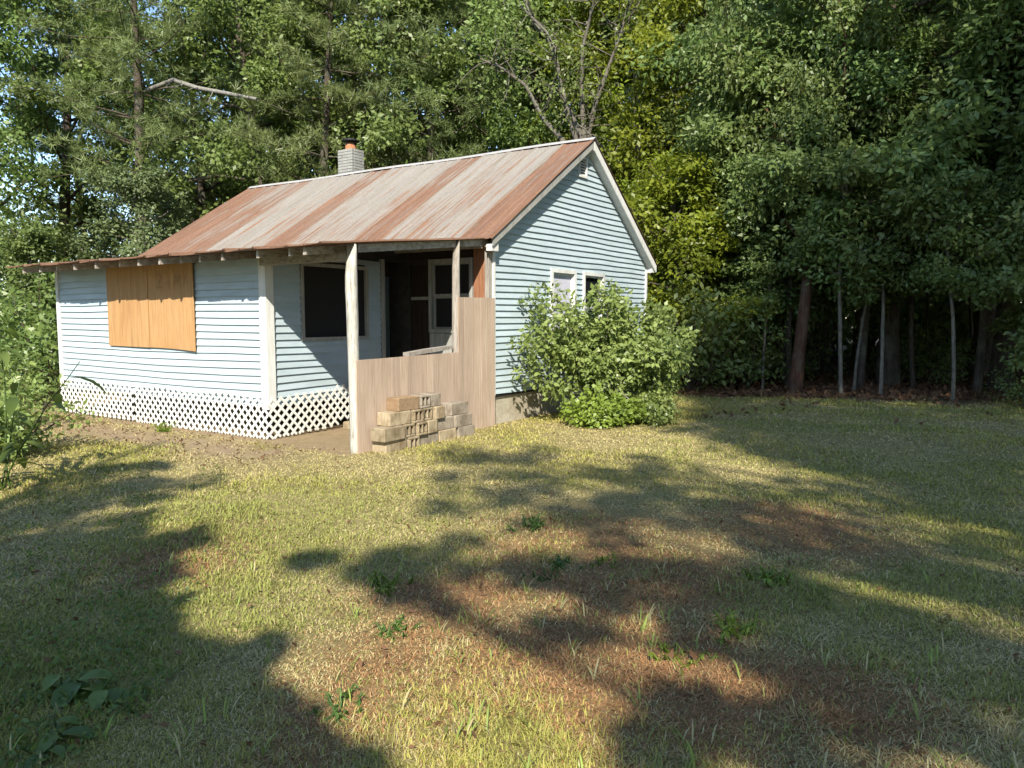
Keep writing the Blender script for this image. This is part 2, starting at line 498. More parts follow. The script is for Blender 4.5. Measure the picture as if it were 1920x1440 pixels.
# levels and extents (house coordinates)
WX0, WX1, WY = -7.35, -1.77, -2.85                     # wing
LEN, DEP = -9.42, 5.85                                 # main block
RY, RZ = 3.05, 4.93                                    # ridge
EAVE_Z = 2.86
PSLOPE = .108
def porch_z(y): return 2.895 + (y + .2) * PSLOPE       # underside line of the lean-to sheets
def rake_z(y): return EAVE_Z + (RZ - EAVE_Z) * (y + .25) / (RY + .25) if y < RY else RZ - (RZ - 2.78) * (y - RY) / (6.1 - RY)

# --- gable wall
GW = [(1.80, 2.62, 1.22, 2.50), (2.98, 3.78, 1.22, 2.50)]
VENT = (2.75, 3.03, 4.27, 4.62)
gw = boxes('gable_wall', [(-.12, -.008, 0.02, 1.80, .46, 2.80), (-.12, -.008, 1.80, 2.62, .46, 1.22), (-.12, -.008, 1.80, 2.62, 2.50, 2.80),
                          (-.12, -.008, 2.62, 2.98, .46, 2.80), (-.12, -.008, 2.98, 3.78, .46, 1.22), (-.12, -.008, 2.98, 3.78, 2.50, 2.80), (-.12, -.008, 3.78, DEP, .46, 2.80)], M['interior'], house)
mesh('gable_backing', [(-.05, .02, 2.80), (-.05, DEP - .02, 2.80), (-.05, RY, RZ - .08), (-.02, .02, 2.80), (-.02, DEP - .02, 2.80), (-.02, RY, RZ - .08)],
     [(0, 1, 2), (3, 5, 4), (0, 3, 4, 1), (1, 4, 5, 2), (2, 5, 3, 0)], M['interior'], gw)
def gclip(z):
    zz = z + .11
    lo = -.25 + (zz - EAVE_Z) * (RY + .25) / (RZ - EAVE_Z)
    hi = 6.1 - (zz - 2.78) * (6.1 - RY) / (RZ - 2.78)
    return (max(lo, .04), max(min(hi, DEP - .05), max(lo, .04) + .0))
gsag = lambda s, z: .006 * math.sin(s * 1.7 + z * 5) + .004 * math.sin(s * 4.1 + z * 2.2)
siding(gw, fR(0), .04, DEP - .05, .48, 4.80, GW + [VENT], gclip, gsag)
mesh('dark_sill_gap', *box_vf(-.02, .012, .03, DEP - .03, .435, .472), M['black'], gw)
# corner boards
box('corner_board', -.06, .046, -.012, .045, .47, 2.80, M['trim'], house)
box('corner_board', -.06, .046, DEP - .055, DEP + .012, .47, 2.72, M['trim'], house)

def dh_window(name, f, s0, s1, z0, z1, parent, tr=.065, trim='trim', pane='glass', curtain=False):
    w = mesh(name, *prism_list(f, [(s0, s1, z1 - tr, z1), (s0, s1, z0, z0 + tr), (s0, s0 + tr, z0 + tr, z1 - tr), (s1 - tr, s1, z0 + tr, z1 - tr)], -.02, .048), M[trim], parent)
    zm = (z0 + z1) / 2
    a, b_ = s0 + tr, s1 - tr
    r = .035
    mesh('sash', *prism_list(f, [(a, b_, z1 - tr - r, z1 - tr), (a, b_, zm, zm + r), (a, a + r, zm + r, z1 - tr - r), (b_ - r, b_, zm + r, z1 - tr - r)], -.035, .0), M[trim], w)
    mesh('sash', *prism_list(f, [(a, b_, z0 + tr, z0 + tr + r), (a, b_, zm - r, zm), (a, a + r, z0 + tr + r, zm - r), (b_ - r, b_, z0 + tr + r, zm - r)], -.055, -.02), M[trim], w)
    mesh('pane', *prism_list(f, [(a + r, b_ - r, zm + r, z1 - tr - r)], -.022, -.018), M[pane], w)
    mesh('pane', *prism_list(f, [(a + r, b_ - r, z0 + tr + r, zm - r)], -.042, -.038), M[pane], w)
    return w

def prism_list(f, rects, o0, o1):
    V, Fc = [], []
    for (s0, s1, z0, z1) in rects:
        k = len(V)
        V += [f(s, o, z) for s in (s0, s1) for o in (o0, o1) for z in (z0, z1)]
        Fc += [tuple(i + k for i in q) for q in BOX_F]
    return V, Fc

w1 = dh_window('window', fR(0), 1.76, 2.66, 1.18, 2.54, house, pane='curtain')
w1["label"] = 'white sash window with pale curtain behind the shrub'
dh_window('window', fR(0), 2.94, 3.82, 1.18, 2.54, house)
# louvred vent under the peak
vt = mesh('gable_vent', *prism_list(fR(0), [(2.73, 3.05, 4.59, 4.63), (2.73, 3.05, 4.25, 4.29), (2.73, 2.77, 4.29, 4.59), (3.01, 3.05, 4.29, 4.59)], -.02, .048), M['trim'], house)
mesh('vent_back', *prism_list(fR(0), [(2.77, 3.01, 4.29, 4.59)], -.03, -.018), M['black'], vt)
for i in range(6):
    z = 4.295 + i * .05
    V = [(-.012, 2.772, z + .036), (.028, 2.772, z), (.031, 2.772, z + .007), (-.009, 2.772, z + .043)]
    V += [(x, 3.008, zz) for x, _, zz in V]
    mesh('vent_slat', V, [(0, 1, 2, 3), (4, 7, 6, 5), (0, 4, 5, 1), (1, 5, 6, 2), (2, 6, 7, 3), (3, 7, 4, 0)], M['trim'], vt)

# foundation under the main block
fnd = boxes('foundation', [(-.13, -.02, .0, DEP, -.05, .44), (LEN + .05, -.02, DEP - .12, DEP - .02, -.05, .44), (LEN + .02, LEN + .14, 0.1, DEP - .12, -.05, .44)], M['concrete'], house)
boxes('foundation', [(LEN + .14, -.14, .03, .15, -.05, .44)], M['interior'], house)
box('floor', LEN + .1, -.14, .0, DEP - .1, .445, .50, M['interior'], house)
# rear and far end walls
boxes('rear_wall', [(LEN, -.12, DEP - .12, DEP - .01, .5, 2.78)], M['siding'], house)
mesh('far_gable_wall', [(LEN, .02, .5), (LEN, DEP - .12, .5), (LEN, DEP - .12, 2.72), (LEN, RY, RZ - .1), (LEN, .02, 2.72),
                        (LEN + .1, .02, .5), (LEN + .1, DEP - .12, .5), (LEN + .1, DEP - .12, 2.72), (LEN + .1, RY, RZ - .1), (LEN + .1, .02, 2.72)],
     [(0, 4, 3, 2, 1), (5, 6, 7, 8, 9), (0, 1, 6, 5), (1, 2, 7, 6), (2, 3, 8, 7), (3, 4, 9, 8), (4, 0, 5, 9)], M['siding'], house)

# --- main front wall seen through the porch (boards and door coloured with porch shade, window, red-brown end board)
pw = boxes('porch_wall', [(WX1 - .4, -1.70, .04, .12, .5, 2.82), (-1.70, -.13, .04, .12, 2.55, 2.82), (-1.28, -.13, .04, .12, .5, 1.46), (-.42, -.13, .04, .12, 1.46, 2.55)], M['interior'], house)
for i in range(8):
    x0 = -1.255 + i * .112
    box('wall_board', x0, x0 + .108, .012 + .003 * (i % 2), .038, .5, 1.43, M['oldshadetrim'], pw)
for i in range(3):
    x0 = -.345 + i * .112
    box('wall_board', x0, x0 + .109, .0 + .004 * (i % 2), .038, .5, 2.80, M['brown'], pw)
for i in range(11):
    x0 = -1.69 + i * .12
    box('wall_board', x0, x0 + .117, .012 + .003 * (i % 2), .038, 2.64, 2.81, M['brownshade'], pw)
dh_window('window', fF(0.03), -1.25, -.36, 1.44, 2.63, house, .06, 'oldshadetrim', 'screen')  # white frame coloured grey for the porch shade on it
door = box('door', -1.66, -1.29, .05, .09, .5, 2.54, M['brownshade'], house)
box('door_rail', -1.665, -1.27, .028, .047, 1.98, 2.03, M['oldshadetrim'], door)
for i in range(3): box('door_panel', -1.64 + i * .118, -1.545 + i * .118, .036, .048, .62, 1.92, M['brownshade'], door)
box('beam', -1.70, -.02, -.02, .03, 2.815, 2.87, M['rafter'], house)

# --- enclosed wing: front wall
wsag = lambda s, z: (-.020 * math.exp(-((z - .95) / .45) ** 2) * math.sin((s - WX0) / (WX1 - WX0) * math.pi) + .006 * math.sin(s * 1.3 + z * 4) + .003 * math.sin(s * 3.7 + z * 9)) if .45 < z < 2.5 else 0
ww = boxes('wing_wall', [(WX0 + .02, -5.5, WY + .008, WY + .10, .46, 2.58), (-3.55, WX1 - .02, WY + .008, WY + .10, .46, 2.58), (-5.5, -3.55, WY + .008, WY + .10, .46, 1.40), (-5.5, -3.55, WY + .008, WY + .10, 2.4, 2.58)], M['interior'], house)
siding(ww, fF(WY), WX0 + .05, WX1 - .09, .47, 2.52, (), None, wsag)
box('frieze_board', WX0, WX1 - .09, WY - .044, WY - .004, 2.505, 2.56, M['oldshadetrim'], ww)
box('corner_board', WX0 - .02, WX0 + .055, WY - .050, WY + .04, .42, 2.56, M['trim'], house)
box('corner_board', WX1 - .095, WX1 + .050, WY - .050, WY - .003, .42, 2.56, M['trim'], house)
box('corner_board', WX1 + .003, WX1 + .050, WY - .002, WY + .085, .45, 2.56, M['trim'], house)
# plywood over the wing window
def sheet(name, x0, x1, z0, z1, y, warp):
    V = []
    n = 8
    for i in range(n + 1):
        x = x0 + (x1 - x0) * i / n
        zz = z0 + warp(i / n)
        yy = y - .012 * (i / n) ** 2
        V += [(x, yy - .014, zz), (x, yy, zz), (x, yy, z1), (x, yy - .014, z1)]
    Fc = []
    for i in range(n):
        k = 4 * i
        for j in range(4): Fc.append((k + j, k + (j + 1) % 4, k + 4 + (j + 1) % 4, k + 4 + j))
    Fc += [(0, 3, 2, 1), (4 * n, 4 * n + 1, 4 * n + 2, 4 * n + 3)]
    return mesh(name, V, Fc, M['ply'], house)
sheet('plywood_sheet', -5.70, -4.512, 1.225, 2.50, WY - .037, lambda t: -.005 * t)
p2 = sheet('plywood_sheet', -4.508, -3.33, 1.222, 2.50, WY - .039, lambda t: -.035 * t * t)
# faint marker scribble at the top of the second sheet
marks = []
rr = random.Random(3)
for cx, pts in ((-4.28, [(0, .20), (.10, .26), (.16, .20), (.02, .04), (.17, .05)]), (-4.02, [(0, .10), (.05, .13), (.11, .09)]),
                (-3.80, [(0, .05), (.04, .24), (.09, .10), (.14, .24), (.18, .04)]), (-3.58, [(.02, .05), (.07, .22), (.13, .06)])):
    for (a0, b0), (a1, b1) in zip(pts[:-1], pts[1:]):
        d = math.hypot(a1 - a0, b1 - b0); ux, uz = (a1 - a0) / d, (b1 - b0) / d
        w = .006
        q = [(cx + a0 - uz * w, 2.10 + b0 + ux * w), (cx + a1 - uz * w, 2.10 + b1 + ux * w), (cx + a1 + uz * w, 2.10 + b1 - ux * w), (cx + a0 + uz * w, 2.10 + b0 - ux * w)]
        marks.append(q)
V, Fc = [], []
for q in marks:
    k = len(V)
    V += [(x, WY - .0685, z) for x, z in q]; Fc.append((k, k + 1, k + 2, k + 3))
mesh('marker_scribble', V, Fc, M['ink'], p2)['kind'] = 'stuff'

# wing side wall facing the porch
WW = (-2.24, -.94, 1.38, 2.46)
wr = boxes('wing_side_wall', [(WX1 - .10, WX1 - .008, WY + .12, -2.24, .46, 2.62), (WX1 - .10, WX1 - .008, -2.24, -.94, .46, 1.38), (WX1 - .10, WX1 - .008, -2.24, -.94, 2.46, 2.70), (WX1 - .10, WX1 - .008, -.94, -.60, .46, 2.74), (WX1 - .10, WX1 - .008, -.60, .03, 2.60, 2.78)], M['interior'], house)
siding(wr, fR(WX1), WY + .09, -.62, .47, 2.58, [WW], None, lambda s, z: .005 * math.sin(s * 2 + z * 7) + .012 * math.exp(-((s + 1.6) / .6) ** 2) * math.sin(z * 3))
wn = mesh('window', *prism_list(fR(WX1), [(-2.27, -.91, 2.43, 2.48), (-2.27, -.91, 1.35, 1.40), (-2.27, -2.22, 1.40, 2.43), (-.96, -.91, 1.40, 2.43)], -.02, .048), M['oldshadetrim'], house)
mesh('screen', *prism_list(fR(WX1), [(-2.22, -.96, 1.40, 2.43)], -.012, -.006), M['screen'], wn)
box('door_jamb', WX1 - .08, WX1 + .048, -.62, -.54, .5, 2.62, M['oldshadetrim'], house)
# rest of the wing, closed so that it is dark inside
boxes('wing_end_wall', [(WX0 + .0, WX0 + .08, WY + .04, .03, .46, 2.60)], M['siding'], house)
box('floor', WX0 + .1, WX1 - .11, WY + .11, -.01, .44, .49, M['interior'], house)
# short piece of porch deck against the house
dk = empty('porch_deck'); dk.parent = house
for i in range(12):
    y0 = -1.22 + i * .1
    box('deck_board', WX1 + .04, -.03, y0, y0 + .093, .47, .50, M['rafter'], dk)
boxes('joist', [(WX1 + .05, -.03, -1.20, -1.15, .36, .468)], M['rafter'], dk)

# --- lattice skirts
def lattice(name, f, s0, s1, zlo, zhi, pitch=.142, w=.036, parent=house):
    V, Fc = [], []
    def strip(sA, zA, sB, zB, o):
        k = len(V)
        d = math.hypot(sB - sA, zB - zA)
        if d < .03: return
        ns, nz = -(zB - zA) / d * w / 2, (sB - sA) / d * w / 2
        for s, z, sg in ((sA, zA, 1), (sA, zA, -1), (sB, zB, 1), (sB, zB, -1)):
            for oo in (o, o + .006): V.append(f(s + ns * sg, oo, z + nz * sg))
        Fc.extend([tuple(i + k for i in q) for q in ((0, 1, 3, 2), (4, 6, 7, 5), (0, 4, 5, 1), (2, 3, 7, 6), (0, 2, 6, 4), (1, 5, 7, 3))])
    H = 1.2
    c = s0 - H
    while c < s1 + H:
        for sgn, o in ((1, .052), (-1, .0592)):
            # line s = c + sgn * (z - 0), clipped to the panel
            lo, hi = zlo((s0 + s1) / 2), zhi((s0 + s1) / 2)
            pts = []
            for it in range(61):
                z = -.1 + it * .014
                s = c + sgn * z
                if s0 <= s <= s1 and zlo(s) <= z <= zhi(s): pts.append((s, z))
            if len(pts) > 2: strip(pts[0][0], pts[0][1], pts[-1][0], pts[-1][1], o)
        c += pitch
    o = mesh(name, V, Fc, M['lattice'], parent)
    o["kind"] = "stuff"
    return o
lattice('lattice_skirt', fF(WY), WX0 + .01, -5.02, lambda s: .02, lambda s: .60 + .012 * math.sin(s * 5))
lattice('lattice_skirt', fF(WY), -5.00, WX1 + .062, lambda s: .0 + .01 * math.sin(s * 2), lambda s: .605 + .012 * math.sin(s * 4))
lattice('lattice_skirt', fR(WX1), WY - .062, -1.62, lambda s: .01 + (s + 2.85) * .03, lambda s: .59 + (s + 2.85) * .03)
lattice('lattice_skirt', fR(WX1 + .012), -1.66, -1.02, lambda s: .13, lambda s: .70 + .03 * math.sin(s * 9))

# --- porch side: two posts, tan boarding, loose rail
def post(name, x, y, z0, z1, r, mat, lean=(0, 0), chamfer=0.0, seed=1):
    rg = random.Random(seed)
    V, Fc = [], []
    n, m = 10, 14
    for i in range(m + 1):
        t = i / m; z = z0 + (z1 - z0) * t
        rad = r * (1 + .10 * math.sin(t * 7 + seed) * .5)
        cut = max(0, (t - .84) / .16) * chamfer
        for j in range(n):
            a = 2 * math.pi * j / n
            rj = rad * (1 + .05 * math.sin(3 * a + seed + t * 3) + rg.uniform(-.03, .03))
            px = x + lean[0] * t + rj * math.cos(a); py = y + lean[1] * t + rj * math.sin(a)
            if math.sin(a) < 0: py += cut * r * 1.5 * -math.sin(a)
            V.append((px, py, z))
    for i in range(m):
        for j in range(n):
            Fc.append((i * n + j, i * n + (j + 1) % n, (i + 1) * n + (j + 1) % n, (i + 1) * n + j))
    Fc += [tuple(range(n))[::-1], tuple(m * n + j for j in range(n))]
    return mesh(name, V, Fc, mat, house, True)
post('porch_post', -.02, -2.93, -.1, porch_z(-2.93) - .012, .074, M['postwhite'], (0, -.05), .9, 2)
post('porch_post', -.01, -.90, .02, porch_z(-.90) - .012, .060, M['postgrey'], (0, .02), .9, 5)
def tan_boards(parent, y0, y1, w, ztop, x=.062):
    y = y0; i = 0
    rg = random.Random(int(-y0 * 10))
    while y < y1 - .02:
        ww_ = min(w * rg.uniform(.85, 1.15), y1 - y)
        yn = y + ww_
        t = .022
        x0 = x + rg.uniform(-.003, .003)
        z1a, z1b = ztop(y), ztop(yn)
        V = [(x0 - t, y + .0025, -.05), (x0, y + .0025, -.05), (x0, yn - .0025, -.05), (x0 - t, yn - .0025, -.05),
             (x0 - t, y + .0025, z1a), (x0, y + .0025, z1a), (x0, yn - .0025, z1b), (x0 - t, yn - .0025, z1b)]
        mesh('board', V, [(0, 3, 2, 1), (4, 5, 6, 7), (0, 1, 5, 4), (1, 2, 6, 5), (2, 3, 7, 6), (3, 0, 4, 7)], M['tan'], parent)
        y = yn; i += 1
ph = box('half_wall', .012, .038, -2.86, -.02, .03, 1.10, M['oldshadetrim'], house)
tan_boards(ph, -2.99, -.93, .135, lambda y: 1.165 + .01 * (y + 2.9))
pf = box('end_panel', .012, .036, -.80, -.03, 1.105, 1.93, M['oldshadetrim'], house)
tan_boards(pf, -.925, .005, .145, lambda y: 1.985 + .006 * (y + .9), .064)
# weathered plank lying on the rail
V = []
for (y, z, w) in ((-1.95, 1.168, .05), (-1.5, 1.20, .055), (-.99, 1.235, .05)):
    V += [(-.10, y, z), (.01, y, z), (.01, y, z + w), (-.10, y, z + w)]
Fc = [(k + j, k + (j + 1) % 4, k + 4 + (j + 1) % 4, k + 4 + j) for k in (0, 4) for j in range(4)] + [(3, 2, 1, 0), (8, 9, 10, 11)]
mesh('rail_plank', V, Fc, M['postgrey'], house)
box('rail', -.10, .008, -2.84, -.96, 1.10, 1.15, M['rafter'], house)
# grey corner stud in the gable side of the porch
box('corner_stud', -.055, .022, -.10, -.014, .5, 2.80, M['postgrey'], house)

# --- lean-to roof: rafters, headers, sheets
for x in (-7.30, -6.78, -6.23, -5.62, -5.0, -4.41, -3.83, -3.31, -2.88, -2.42, -1.91, -1.21, -.62, -.33):
    y0, y1 = -3.42 + RNG.uniform(-.03, .03), -.02
    w = .021
    V = []
    for y, top in ((y0, porch_z(y0)), (y1, porch_z(y1))):
        zt = top - .016; hgt = .092
        V += [(x - w, y, zt - hgt), (x + w, y, zt - hgt), (x + w, y, zt), (x - w, y, zt)]
    mesh('rafter', V, [(0, 1, 2, 3), (7, 6, 5, 4), (0, 4, 5, 1), (1, 5, 6, 2), (2, 6, 7, 3), (3, 7, 4, 0)], M['rafter'], house)
zb = porch_z(-2.9) - .112
box('header_beam', WX1 + .036, -.10, -2.98, -2.89, zb - .10, zb, M['rafter'], house)
V = []
for y in (-2.84, -.06):
    z = porch_z(y) - .016
    V += [(-.06, y, z - .10), (-.02, y, z - .10), (-.02, y, z), (-.06, y, z)]
mesh('side_plate', V, [(0, 1, 2, 3), (7, 6, 5, 4), (0, 4, 5, 1), (1, 5, 6, 2), (2, 6, 7, 3), (3, 7, 4, 0)], M['rafter'], house)

def sheet_profile(w=.632, h=.019):
    """five-V crimp section across one sheet"""
    p = []
    for c in (.018, .048, w / 2, w - .048, w - .018):
        p += [(c - .012, 0), (c, h), (c + .012, 0)]
    p = [(0, 0)] + p + [(w, 0)]
    return p
def roof_sheet_mesh(name, length, w=.632, segs=10, seed=0, wav=.006, curl=0.0):
    """starts at the ridge end (local y = 0) and runs to y = -length; z is normal to the slope"""
    rg = np.random.default_rng(seed)
    p = sheet_profile(w)
    ph = rg.uniform(0, 6, 4)
    V = []
    n = len(p)
    for i in range(segs + 1):
        t = i / segs; y = -length * t
        if i == segs: y += 0
        for (a, b_) in p:
            yy = y + (rg.uniform(-.012, .012) if i == segs else 0)
            dz = wav * math.sin(t * 5 + ph[0] + a * 4) + curl * max(0, t - .9) * 10 * (math.sin(a * 9 + ph[1]))
            V.append((a, yy, b_ + dz))
    nv = len(V)
    V += [(x, y, z - .004) for x, y, z in V]
    Fc = []
    for i in range(segs):
        for j in range(n - 1):
            a = i * n + j
            Fc.append((a, a + n, a + n + 1, a + 1)); Fc.append((nv + a, nv + a + 1, nv + a + n + 1, nv + a + n))
    for j in range(n - 1):
        a = segs * n + j
        Fc.append((a, nv + a, nv + a + 1, a + 1)); Fc.append((j, j + 1, nv + j + 1, nv + j))
    for i in range(segs):
        a = i * n; Fc.append((a, nv + a, nv + a + n, a + n))
        a = i * n + n - 1; Fc.append((a, a + n, nv + a + n, nv + a))
    me = bpy.data.meshes.new(name)
    me.from_pydata(V, [], Fc); me.update()
    me.materials.append(M['roof'])
    return me
front_len = math.hypot(RY + .27, RZ - EAVE_Z + .012)
front_ang = math.atan2(RZ - EAVE_Z, RY + .25)
fm = [roof_sheet_mesh('roof_sheet', front_len, seed=s) for s in range(4)]
mr = empty('main_roof'); mr.parent = house
rust_front = [.98, .30, .42, .28, .80, .34, .22, .34, .78, .30, .12, .20, .72, .66, .86, 1.0]
xs = .20
for i, ru in enumerate(rust_front):
    o = link('roof_sheet', fm[i % 4], mr)
    o.location = (xs - .632, RY, RZ + .03 + .0045 * (i % 2))
    o.rotation_euler = (front_ang, 0, 0)
    o["rust"] = float(ru)
    xs -= .612
X_LEFT = xs - .02
back_len = math.hypot(6.15 - RY, RZ - 2.78)
back_ang = math.atan2(RZ - 2.78, 6.1 - RY)
bm_ = [roof_sheet_mesh('roof_sheet', back_len, seed=10 + s) for s in range(2)]
xs = .20
for i in range(16):
    o = link('roof_sheet', bm_[i % 2], mr)
    o.location = (xs, RY, RZ + .028 + .0045 * (i % 2))
    o.rotation_euler = (back_ang, 0, math.pi)
    o["rust"] = .8
    xs -= .612
# ridge cap
V = []
nseg = 16
for i in range(nseg + 1):
    x = .21 + (X_LEFT - .21) * i / nseg
    dz = .010 * math.sin(i * .9)
    for (y, z) in ((-.09, -.056), (-.02, -.004), (.0, .006), (.02, -.004), (.15, -.103)):
        V.append((x, RY + y, RZ + .056 + z + dz * (abs(y) < .1)))
Fc = [(i * 5 + j, i * 5 + j + 1, i * 5 + 5 + j + 1, i * 5 + 5 + j) for i in range(nseg) for j in range(4)]
o = mesh('ridge_cap', V, Fc, M['ridge'], mr)
m_ = o.modifiers.new('thickness', 'SOLIDIFY'); m_.thickness = .004
# lean-to sheets
pr = empty('porch_roof'); pr.parent = house
plen = math.hypot(3.30, 3.30 * PSLOPE)
pm = [roof_sheet_mesh('roof_sheet', plen, seed=30 + s, wav=.010, curl=.010) for s in range(3)]
xs = .06
for i in range(13):
    o = link('roof_sheet', pm[i % 3], pr)
    o.location = (xs - .632, -.21, porch_z(-.21) + .004 + .005 * (i % 2))
    o.rotation_euler = (math.atan(PSLOPE), 0, 0)
    o["rust"] = float(1.0 + .25 * math.sin(i * 2.1))
    xs -= .598
# purlin strip visible under the sheet edge
# --- rake boards, soffits and cornice returns at the gable
def slab(name, pts, x0, x1, mat, parent=house):
    n = len(pts)
    V = [(x0, y, z) for y, z in pts] + [(x1, y, z) for y, z in pts]
    return mesh(name, V, [tuple(range(n))[::-1], tuple(range(n, 2 * n))] + [(i, (i + 1) % n, n + (i + 1) % n, n + i) for i in range(n)], mat, parent)
fr = lambda y: rake_z(y) + .012
slab('rake_board', [(-.20, fr(-.20) - .14), (RY, fr(RY) - .145), (RY, fr(RY) - .02), (-.20, fr(-.20) - .012)], .150, .176, M['oldshadetrim'])
slab('rake_board', [(RY + .004, fr(RY) - .165), (6.04, rake_z(6.04) - .160), (6.04, rake_z(6.04) - .010), (RY + .004, fr(RY) - .015)], .150, .180, M['trim'])
slab('soffit', [(-.18, fr(-.18) - .155), (RY, fr(RY) - .16), (RY, fr(RY) - .142), (-.18, fr(-.18) - .14)], .005, .149, M['rafter'])
slab('soffit', [(RY + .004, fr(RY) - .185), (6.0, rake_z(6.0) - .180), (6.0, rake_z(6.0) - .164), (RY + .004, fr(RY) - .168)], .005, .178, M['trim'])
slab('cornice_return', [(-.20, 2.70), (-.02, 2.70), (-.02, 2.83), (-.20, 2.80)], .048, .149, M['trim'])
slab('eave_box', [(5.87, 2.66), (6.03, 2.66), (6.03, 2.76), (5.87, 2.80)], -.3, .148, M['trim'])
slab('fascia', [(-.24, 2.74), (-.20, 2.74), (-.20, 2.83), (-.24, 2.83)], LEN - .15, -.02, M['rafter'])

# --- chimney
ch = empty('chimney', (-6.50, RY + .45, 0)); ch.parent = house
CW, CD = .24, .19
box('chimney_core', -CW + .012, CW - .012, -CD + .012, CD - .012, 3.6, 5.60, M['mortar'], ch)
def brick_mesh(l, d, h):
    v, f = box_vf(-l / 2, l / 2, -d / 2, d / 2, 0, h)
    me = bpy.data.meshes.new('brick'); me.from_pydata(v, [], f); me.update(); me.materials.append(M['brick'])
    return me
bl, bh = .16, .066
bfull, bside = brick_mesh(bl - .012, .1, bh - .012), brick_mesh(.1, .125 - .012, bh - .012)
rgb = random.Random(8)
for c in range(13):
    z = 4.76 + c * bh
    off = (c % 2) * bl / 2
    for sy in (-1, 1):
        for k in range(3):
            o = link('brick', bfull, ch); o.location = (-CW + bl / 2 + k * (2 * CW) / 3 + rgb.uniform(-.003, .003), sy * (CD - .05) + rgb.uniform(-.003, .003), z)
    for sx in (-1, 1):
        for k in range(2):
            o = link('brick', bside, ch); o.location = (sx * (CW - .05) + rgb.uniform(-.003, .003), -.0625 + k * .125, z)
def lathe(name, prof, mat, parent, loc=(0, 0, 0), n=18):
    V = [(r * math.cos(2 * math.pi * j / n), r * math.sin(2 * math.pi * j / n), z) for r, z in prof for j in range(n)]
    Fc = [(i * n + j, i * n + (j + 1) % n, (i + 1) * n + (j + 1) % n, (i + 1) * n + j) for i in range(len(prof) - 1) for j in range(n)]
    o = mesh(name, V, Fc, mat, parent, True); o.location = loc
    return o
lathe('clay_flue', [(.125, 5.57), (.13, 5.62), (.125, 5.72), (.11, 5.77), (.10, 5.77), (.10, 5.57)], M['clay'], ch)
lathe('chimney_cap', [(.01, 5.90), (.12, 5.875), (.215, 5.835), (.22, 5.815), (.0, 5.82)], M['black'], ch)
for a in (.4, 2.5, 4.6):
    box('cap_leg', .115 * math.cos(a) - .012, .115 * math.cos(a) + .012, .115 * math.sin(a) - .012, .115 * math.sin(a) + .012, 5.72, 5.84, M['black'], ch)

# --- loose blocks piled as a step against the boarding
def block_mesh(name, l, d, h, hollow, mat, seed):
    """l along y (face to the lawn), d into the wall; hollow cores open towards +x"""
    rg = random.Random(seed)
    if not hollow:
        n = 3
        v, f = box_vf(-d / 2, d / 2, -l / 2, l / 2, 0, h)
        me = bpy.data.meshes.new(name); me.from_pydata(v, [], f)
    else:
        # two cores through the block, seen end-on: outer shell and webs
        t = .032
        V, Fc = [], []
        bars = [(-l / 2, l / 2, 0, t), (-l / 2, l / 2, h - t, h), (-l / 2, -l / 2 + t, t, h - t), (l / 2 - t, l / 2, t, h - t), (-.014, .014, t, h - t)]
        for (a, b_, z0, z1) in bars:
            v, f = box_vf(-d / 2, d / 2, a, b_, z0, z1); k = len(V); V += v; Fc += [tuple(i + k for i in q) for q in f]
        v, f = box_vf(-d / 2 + .01, -d / 2 + .04, -l / 2 + .005, l / 2 - .005, t / 2, h - t / 2); k = len(V); V += v; Fc += [tuple(i + k for i in q) for q in f]
        me = bpy.data.meshes.new(name); me.from_pydata(V, [], Fc)
    me.update(); me.materials.append(M[mat])
    return me
# (y from, y to, course, depth, hollow, material, x shift, label)
BLK = [(-2.62, -2.22, 0, .40, 0, 'block', .0, 'tan concrete block half sunk in grass under the palest block'),
       (-2.20, -1.99, 0, .36, 1, 'block', .05, 'narrow tan block with open core at the foot of the step pile'),
       (-1.97, -1.56, 0, .38, 0, 'blockgrey', .0, 'grey stained block in the ground course beside the narrow tan block'),
       (-1.54, -1.14, 0, .40, 0, 'block', -.02, 'beige block in the ground course under the upright hollow blocks'),
       (-1.12, -.72, 0, .38, 0, 'blockgrey', .0, 'grey mossy block in the ground course next to the end panel'),
       (-2.68, -2.28, 1, .40, 0, 'block', .03, 'palest cream concrete block at the post end of the step pile'),
       (-2.25, -2.05, 1, .40, 1, 'block', .0, 'hollow tan block next to the palest cream block'),
       (-2.03, -1.83, 1, .38, 1, 'block', .04, 'hollow tan block in the middle of the second course'),
       (-1.81, -1.60, 1, .40, 0, 'block', .01, 'solid tan half block in the second course'),
       (-1.58, -1.20, 1, .38, 0, 'blockgrey', -.02, 'light grey block in the second course beside the half block'),
       (-1.18, -.78, 1, .38, 0, 'blockgrey', .0, 'dark streaked grey block in the second course nearest the siding'),
       (-2.50, -2.10, 2, .38, 0, 'block', -.02, 'long yellowish block in the third course of the step pile'),
       (-2.08, -1.88, 2, .38, 1, 'block', .02, 'hollow yellowish block in the third course'),
       (-1.86, -1.66, 2, .36, 1, 'block', .0, 'hollow block with chipped mouth in the third course'),
       (-1.64, -1.44, 2, .38, 0, 'block', .02, 'short pale block closing the third course'),
       (-1.22, -.82, 2, .36, 0, 'blockgrey', -.03, 'brown grey block standing apart on top near the siding corner'),
       (-2.32, -1.92, 3, .36, 0, 'blockwood', -.02, 'brown stained block on the very top of the step pile'),
       (-1.90, -1.70, 3, .36, 1, 'blockgrey', .0, 'hollow weathered block on the top course beside the brown stained one'),
       (-1.68, -1.46, 3, .36, 0, 'blockgrey', -.02, 'weathered grey half block ending the top course')]
